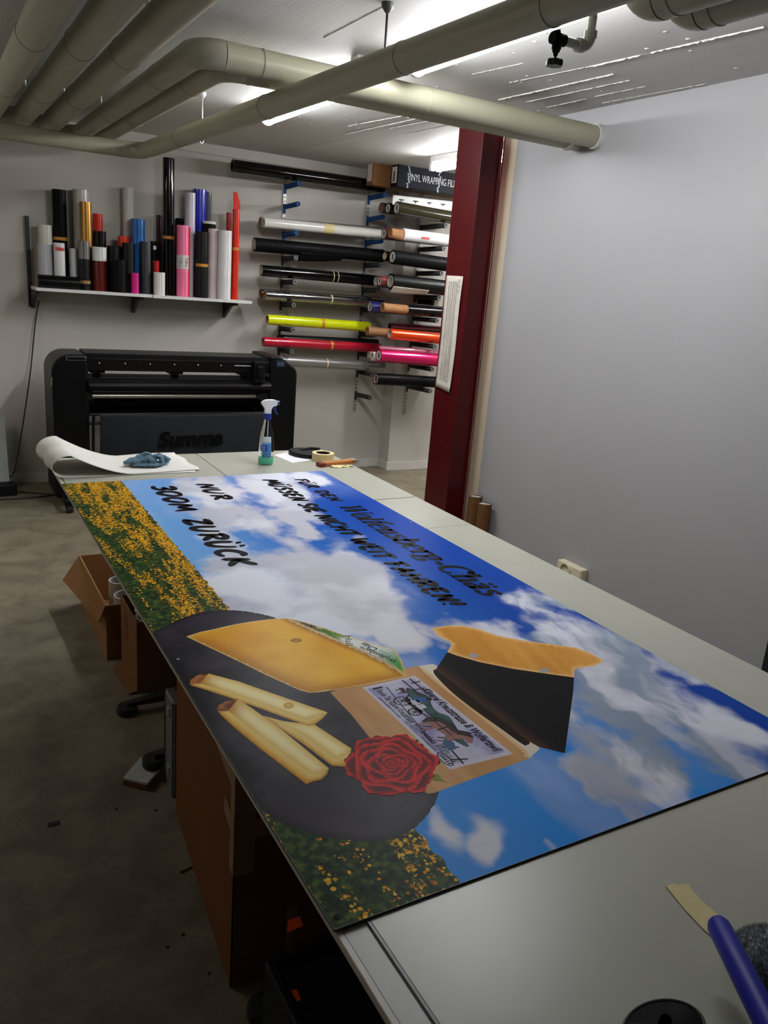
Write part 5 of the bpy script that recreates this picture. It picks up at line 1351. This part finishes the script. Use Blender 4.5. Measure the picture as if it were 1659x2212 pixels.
MB().tube((p.x,p.y+.03,ZM),(p.x,p.y+.03,ZM+.038), .052, .034, 40).build('tape_winding', m_mask, t)
MB().tube((p.x,p.y+.03,ZM+.0005),(p.x,p.y+.03,ZM+.0375), .0338, .031, 32).build('core', m_leg, t)
p, q = at(2,ZM+.012,690,1003), at(2,ZM+.012,768,994)
p.z = q.z = ZM; d = (q-p); dn = d.normalized(); sd = Vector((-dn.y,dn.x,0))
t = thing('folding_rule', (p+q)/2, 'folded wooden rule with red end in front of the masking tape', 'ruler')
m_rule = mat('yellow_wood', rgb(184,116,60), .5, noise=.2, scale=50)
m_rred = mat('red_wood', rgb(120,28,24), .45)
for k in range(5):
    c = (p+q)/2+sd*(.0075*(k-2)+.004)+Vector((0,0,.009))
    MB().obox(c+dn*.014, dn*(d.length/2-.014), sd*.0034, Vector((0,0,.008))).build('rule_leaf', m_rule, t)
MB().obox(p+dn*.012+sd*.004+Vector((0,0,.0095)), dn*.015, sd*.0195, Vector((0,0,.0092))).build('end_hinge', m_rred, t, bevel=.002)
MB().obox(q-dn*.01+sd*.004+Vector((0,0,.0095)), dn*.006, sd*.0195, Vector((0,0,.0092))).build('end_hinge', m_steel, t, bevel=.002)
mb = MB()
for i in range(22):
    c = p+dn*(.034+.0085*i)-sd*.0147+Vector((0,0,.006)); mb.obox(c, dn*.0008, sd*.0003, Vector((0,0,.004 if i % 5 else .0065)))
o = mb.build('rule_graduation', m_slot, t); o['kind'] = 'stuff'
p = at(2,ZM,737,1008)
rows = []
for i in range(9):
    rows.append([(p.x-.05+.10*j/12+.01*math.sin(i*2.1), p.y-.022+.045*i/8+.008*math.sin(j*1.3+i), ZM+.001+.006*abs(math.sin(j*.9+i*.5))*math.sin(PI*i/8)) for j in range(13)])
tag(MB().sheet(rows).build('tape_scrap', m_mask, solid=.0006), 'crumpled scrap of masking tape in front of the folding rule', 'tape scrap')
# foreground: strip of tape, blue handle, fluffy duster, black holder
A = [at(2,ZM+.0012,*q) for q in ((1438,1914),(1452,1909),(1468,1912),(1487,1909),(1494,1922),(1520,1950),(1560,1985),(1588,2012),(1580,2022),(1546,2030),(1520,2008),(1480,1966))]
tag(MB().add(A, [tuple(range(len(A)))]).build('tape_strip', m_mask, solid=.0010), 'torn strip of masking tape on the mat under the blue handle', 'tape strip')
h0 = at(2,ZM+.060,1548,1992); h1 = at(2,ZM+.085,1720,2330)
t = thing('blue_handle_tool', ((h0.x+h1.x)/2,(h0.y+h1.y)/2,ZM), 'tool with a round blue handle reaching in from the right bottom edge', 'tool')
m_hb = mat('blue_rubber', rgb(8,14,150), .45, noise=.06, scale=30, spec=.25)
d = (h1-h0).normalized()
MB().path([h0-d*.002, h0+d*.003, h0+d*.010, h0.lerp(h1,.5), h1], [.006,.0125,.0150,.0158,.0158], 28).build('handle', m_hb, t)
pt_ = h1+d*.09
MB().path([h1, h1+d*.03, Vector((pt_.x,pt_.y,ZM+.02))], .008, 12).build('shaft', m_leg, t)
MB().obox((pt_.x,pt_.y,ZM+.012), (.05,.02,0), (-.012,.03,0), (0,0,.012)).build('tool_head', m_leg, t, bevel=.003)
m_fl = mat('grey_plush', rgb(150,156,162), .95, noise=.3, scale=160, bump=.6, bscale=300)
cF = at(2,ZM+.02,1672,2062)
t = thing('plush_duster', (cF.x,cF.y,ZM), 'grey fluffy plush pad behind the blue handle at the right edge', 'duster')
mb = MB(); rows = []
for i in range(15):
    a = PI/2*i/14*1.0; rows.append([(cF.x+.062*math.cos(th)*math.cos(a)*(1+.06*math.sin(5*th)), cF.y+.050*math.sin(th)*math.cos(a), ZM+.001+.036*math.sin(a)**.8) for th in np.linspace(0, 2*PI, 41)])
mb.sheet(rows).build('pad', m_fl, t)
mb = MB(); rf = random.Random(9)
for i in range(5200):
    th, a = rf.uniform(0, 2*PI), math.asin(rf.random()); n_ = Vector((math.cos(th)*math.cos(a), math.sin(th)*math.cos(a), math.sin(a)))
    b0 = Vector((cF.x+.061*n_.x, cF.y+.049*n_.y, ZM+.001+.035*n_.z**.8)); g = (n_+Vector((rf.uniform(-.7,.7),rf.uniform(-.7,.7),rf.uniform(-.3,.6)))).normalized()*rf.uniform(.004,.009)
    s_ = n_.cross(g).normalized()*.0007; e_ = b0+g; e_.z = max(e_.z, ZM+.0006); mb.add([b0-s_, b0+s_, e_], [(0,1,2)])
o = mb.build('plush_fibre', m_fl, t); o['kind'] = 'stuff'
cB = at(2,ZM+.02,1432,2235)
t = thing('tape_cutter', (cB.x,cB.y,ZM), 'black rounded plastic holder with a finger slot at the bottom edge', 'holder')
rx, ry = at(2,ZM+.02,1526,2232), at(2,ZM+.02,1432,2186)
e1 = Vector((rx.x-cB.x, rx.y-cB.y, 0)); e2 = Vector((ry.x-cB.x, ry.y-cB.y, 0))
outer = [cB*0+Vector((cB.x,cB.y,0))+e1*math.cos(a)*1.0+e2*math.sin(a)*1.35 for a in np.linspace(0, 2*PI, 49)[:-1]]
inner = [Vector((cB.x,cB.y,0))+e1*(.02+.16*math.cos(a))+e2*(.20+.42*math.sin(a)) for a in np.linspace(0, 2*PI, 49)[:-1]]
mb = MB(); n_ = 48
lv = [[Vector((v.x,v.y,ZM+z)) for v in [Vector((cB.x,cB.y,0)).lerp(w_, k) for w_ in outer]] for z, k in ((.001,.96),(.004,1.0),(.020,1.0),(.027,.96),(.030,.88))]
li = [[Vector((v.x,v.y,ZM+z)) for v in inner] for z in (.030,.001)]
alll = lv+li
for a, b in zip(alll, alll[1:]+[alll[0]]): mb.add(a+b, [(i,(i+1)%n_,n_+(i+1)%n_,n_+i) for i in range(n_)], True)
mb.build('holder_body', m_blk, t)
rg = [Vector((cB.x,cB.y,ZM+.029)).lerp(Vector((w_.x,w_.y,ZM+.029)), .93) for w_ in outer+[outer[0]]]
MB().path(rg, .0022, 8, False).build('rim_bead', m_rub, t)

# ================================================================ UNDER AND BESIDE THE TABLES
m_in = mat('carton_inside', rgb(92,64,42), .9, spec=.1)
def open_box(mb, x0, y0, x1, y1, z0, z1, w=.005):
    for a, b in (((x0,y0,z0),(x0+w,y1,z1)),((x1-w,y0,z0),(x1,y1,z1)),((x0+w,y0,z0),(x1-w,y0+w,z1)),((x0+w,y1-w,z0),(x1-w,y1,z1)),((x0+w,y0+w,z0),(x1-w,y1-w,z0+w))): mb.box(a, b)
    return mb
# far open carton with its long flap folded out
t = thing('open_carton', (.80,3.66,0), 'open cardboard carton with its long flap folded out, farthest under the table', 'carton')
X0, Y0, Y1, H = .607, 3.34, 4.02, .262
open_box(MB(), X0, Y0, 1.0, Y1, 0, H).build('carton_body', m_cbd, t)
fa, fb_ = at(1,Y1-.02,137,1256), at(1,Y0,214,1344)
MB().add([(X0,Y1,H),(X0,Y0,H),(fb_.x,Y0,fb_.z),(fa.x,Y1,fa.z)], [(0,1,2,3)]).build('flap', m_cbd, t, solid=.005)
MB().add([(X0+.005,Y0,H),(X0+.33,Y0,H),(X0+.32,Y0-.012,H-.15),(X0+.03,Y0-.012,H-.15)], [(0,1,2,3)]).build('flap', m_cb, t, solid=.004)
def short_tube(x, y, z0, z1, r, label):
    tt = thing('paper_core', (x,y,z0), label, 'tube', 'paper cores standing in the cartons')
    MB().tube((x,y,z0),(x,y,z1), r, r-.006, 32).build('tube_wall', mat('white_core', rgb(176,174,168), .7, noise=.06, scale=20), tt)
short_tube(.735,3.66,.006,.25,.055,'white paper core standing in the far open carton, farther one')
short_tube(.72,3.44,.006,.262,.06,'white paper core standing in the far open carton, nearer one')
X0, Y0, Y1, H = .662, 3.0, 3.305, .318
t = thing('open_carton', (.85,3.16,0), 'upright cardboard carton with faint red print holding white tubes', 'carton')
open_box(MB(), X0, Y0, 1.02, Y1-.002, 0, H).build('carton_body', m_cb, t)
m_fr = mat('faded_red_print', rgb(150,66,48), .8)
mb = MB()
for a, b, c, d_ in ((3.16,.27,3.19,.15),(3.20,.28,3.22,.16),(3.14,.22,3.23,.215)): mb.add([(X0-.0012,a,b),(X0-.0012,a+.008,b),(X0-.0012,c+.008,d_),(X0-.0012,c,d_)], [(0,1,2,3)])
for z in (.245,.20,.17): mb.add([(X0-.0012,3.165,z),(X0-.0012,3.215,z+.008),(X0-.0012,3.215,z+.016),(X0-.0012,3.165,z+.008)], [(0,1,2,3)])
mb.build('printed_mark', m_fr, t)
MB().add([(X0,Y0,.012),(X0,Y1-.01,.012),(X0-.05,Y1-.06,.004),(X0-.035,Y0+.0,.004)], [(0,1,2,3)]).build('bottom_flap', m_cb, t, solid=.003)
short_tube(.735,3.09,.006,.30,.058,'white paper core in the upright carton, nearest its open corner')
short_tube(.76,3.23,.006,.27,.055,'white paper core in the upright carton, behind the nearest one')
# flat piece of carton under the second puck
A = [at(2,.026,*q) for q in ((303,1638),(346,1640),(346,1662),(318,1694),(266,1682))]
t = thing('flat_carton', (A[0].x,A[0].y,0), 'flattened white topped carton under the second black puck', 'carton')
MB().prism([(a.x,a.y,.003) for a in A], (0,0,.018)).build('carton_body', m_cb, t)
MB().prism([(a.x,a.y,.0215) for a in A], (0,0,.008)).build('white_face', mat('white_card', rgb(196,196,194), .45, noise=.08, scale=30), t)
# grey metal case
t = thing('metal_case', (.76,2.34,0), 'slim grey metal case standing beside the tall brown carton', 'case')
X0, Y0, Y1, H = .615, 2.27, 2.385, .35
MB().box((X0,Y0,0),(.95,Y1,H)).build('case_body', mat('case_grey', rgb(128,130,134), .4, .4, noise=.12, scale=14), t, bevel=.006)
for y in (Y0+.006, Y1-.012): MB().box((X0-.002,y,.0),(X0+.001,y+.007,H)).build('edge_profile', m_dark, t)
MB().box((X0+.02,Y0+.02,H),(.93,Y1-.02,H+.012)).build('lid', m_dark, t, bevel=.003)
for z in (.06,.28): MB().box((X0-.004,Y0+.045,z),(X0+.001,Y1-.045,z+.03)).build('latch', m_steel, t)
# tall brown carton with parcel tape
t = thing('tall_carton', (.545,1.485,0), 'tall brown cardboard carton sealed with translucent tape under the table edge', 'carton')
m_cbb = mat('brown_card', rgb(120,74,42), .8, noise=.06, scale=5, spec=.15)
X0, Y0, Y1, H = .545, 1.485, 2.20, .63
open_box(MB(), X0, Y0, 1.20, Y1, 0, H, .006).build('carton_body', m_cbb, t, bevel=.002)
m_tp = mat('parcel_tape', rgb(156,116,82), .3, noise=.1, scale=30)
MB().box((X0-.0012,Y0-.0012,.33),(X0+.050,Y0,H+.002)).box((X0-.0012,Y0-.0012,.33),(X0,Y0+.035,H+.002)).build('tape_strip', m_tp, t)
MB().add([(X0-.0016,Y0,.555),(X0-.0016,Y0+.18,.575),(X0-.0016,Y0+.19,H),(X0-.0016,Y0+.02,H)], [(0,1,2,3)]).build('tape_strip', m_tp, t)
MB().add([(X0-.0016,Y0,.43),(X0-.0016,Y0+.10,.45),(X0-.0016,Y0+.085,.50),(X0-.0016,Y0,.48)], [(0,1,2,3)]).build('tape_strip', m_tp, t)
MB().add([(X0,Y0-.0016,.43),(X0+.135,Y0-.0016,.425),(X0+.13,Y0-.0016,.455),(X0+.15,Y0-.0016,.475),(X0,Y0-.0016,.48)], [tuple(range(5))]).build('tape_strip', m_tp, t)
MB().add([(X0,Y0-.0016,.575),(X0+.16,Y0-.0016,.565),(X0+.16,Y0-.0016,H),(X0,Y0-.0016,H)], [(0,1,2,3)]).build('tape_strip', m_tp, t)
for a, b, c, d_ in ((.30,.05,.345,.22),(.14,.0,.165,.20)): MB().box((X0+a,Y0-.0014,b),(X0+c,Y0,d_)).build('tape_strip', m_tp, t)
MB().box((X0-.0008,Y0-.0008,.0),(X0+.004,Y0+.002,.33)).build('corner_gap', m_slot, t)
t.rotation_euler.z = -.083
# black tub with orange stickers
t = thing('black_crate', (.62,.86,0), 'black open crate with orange stickers on the floor under the near table corner', 'crate')
m_cr = mat('crate_black', (.006,.006,.007), .5, noise=.2, scale=20, spec=.25)
m_or = mat('orange_sticker', rgb(236,84,24), .5)
X0, X1, Y0, Y1, H = .470, .86, .50, 1.10, .47
open_box(MB(), X0, Y0, X1, Y1, 0, H, .012).box((X0+.012,Y0+.012,H-.03),(X1-.012,Y1-.012,H-.012)).build('crate_body', m_cr, t, bevel=.004)
A = [at(2,H+.0015,*q) for q in ((622,1988),(647,1979),(655,2000),(620,2014))]
MB().add([(a.x,a.y,H+.0012) for a in A], [(0,1,2,3)]).build('sticker', m_or, t, solid=.001)
A = [at(2,H+.0012,*q) for q in ((628,2140),(640,2137),(650,2158),(643,2164))]
MB().add(A, [(0,1,2,3)]).build('sticker', m_or, t, solid=.001)
# litter on the floor
m_lit = mat('litter_black', (.01,.01,.01), .6)
A = [at(2,.001,*q) for q in ((102,1779),(129,1772),(130,1780),(103,1786))]
tag(MB().prism(A, (0,0,.0012)).build('tape_scrap', m_lit), 'small black scrap of tape on the bare floor', 'tape scrap')
A = [at(2,.003,*q) for q in ((389,1884),(402,1879),(414,1872))]
tag(MB().path(A, .0022, 6).build('cable_tie_end', m_lit), 'thin black offcut on the floor beside the tall carton', 'offcut')
rl = random.Random(4)
for k, q in enumerate(((190,1475),(252,1747),(336,1751),(395,2020),(363,2046),(451,2103))):
    c = at(2,.0,*q); A = [(c.x+.006*math.cos(2*PI*i/6)*rl.uniform(.4,1), c.y+.006*math.sin(2*PI*i/6)*rl.uniform(.4,1), .0005) for i in range(6)]
    tag(MB().prism(A, (0,0,.002)).build('floor_crumb', m_lit), ['dark crumb on the floor left of the first black puck','dark crumb on the floor left of the flat carton','dark crumb on the floor between flat carton and tall carton','dark crumb on the floor left of the tall carton base','dark crumb near the lower corner of the tall carton, left','dark crumb closest to the tall carton bottom corner'][k], 'crumb', 'crumbs on the floor')
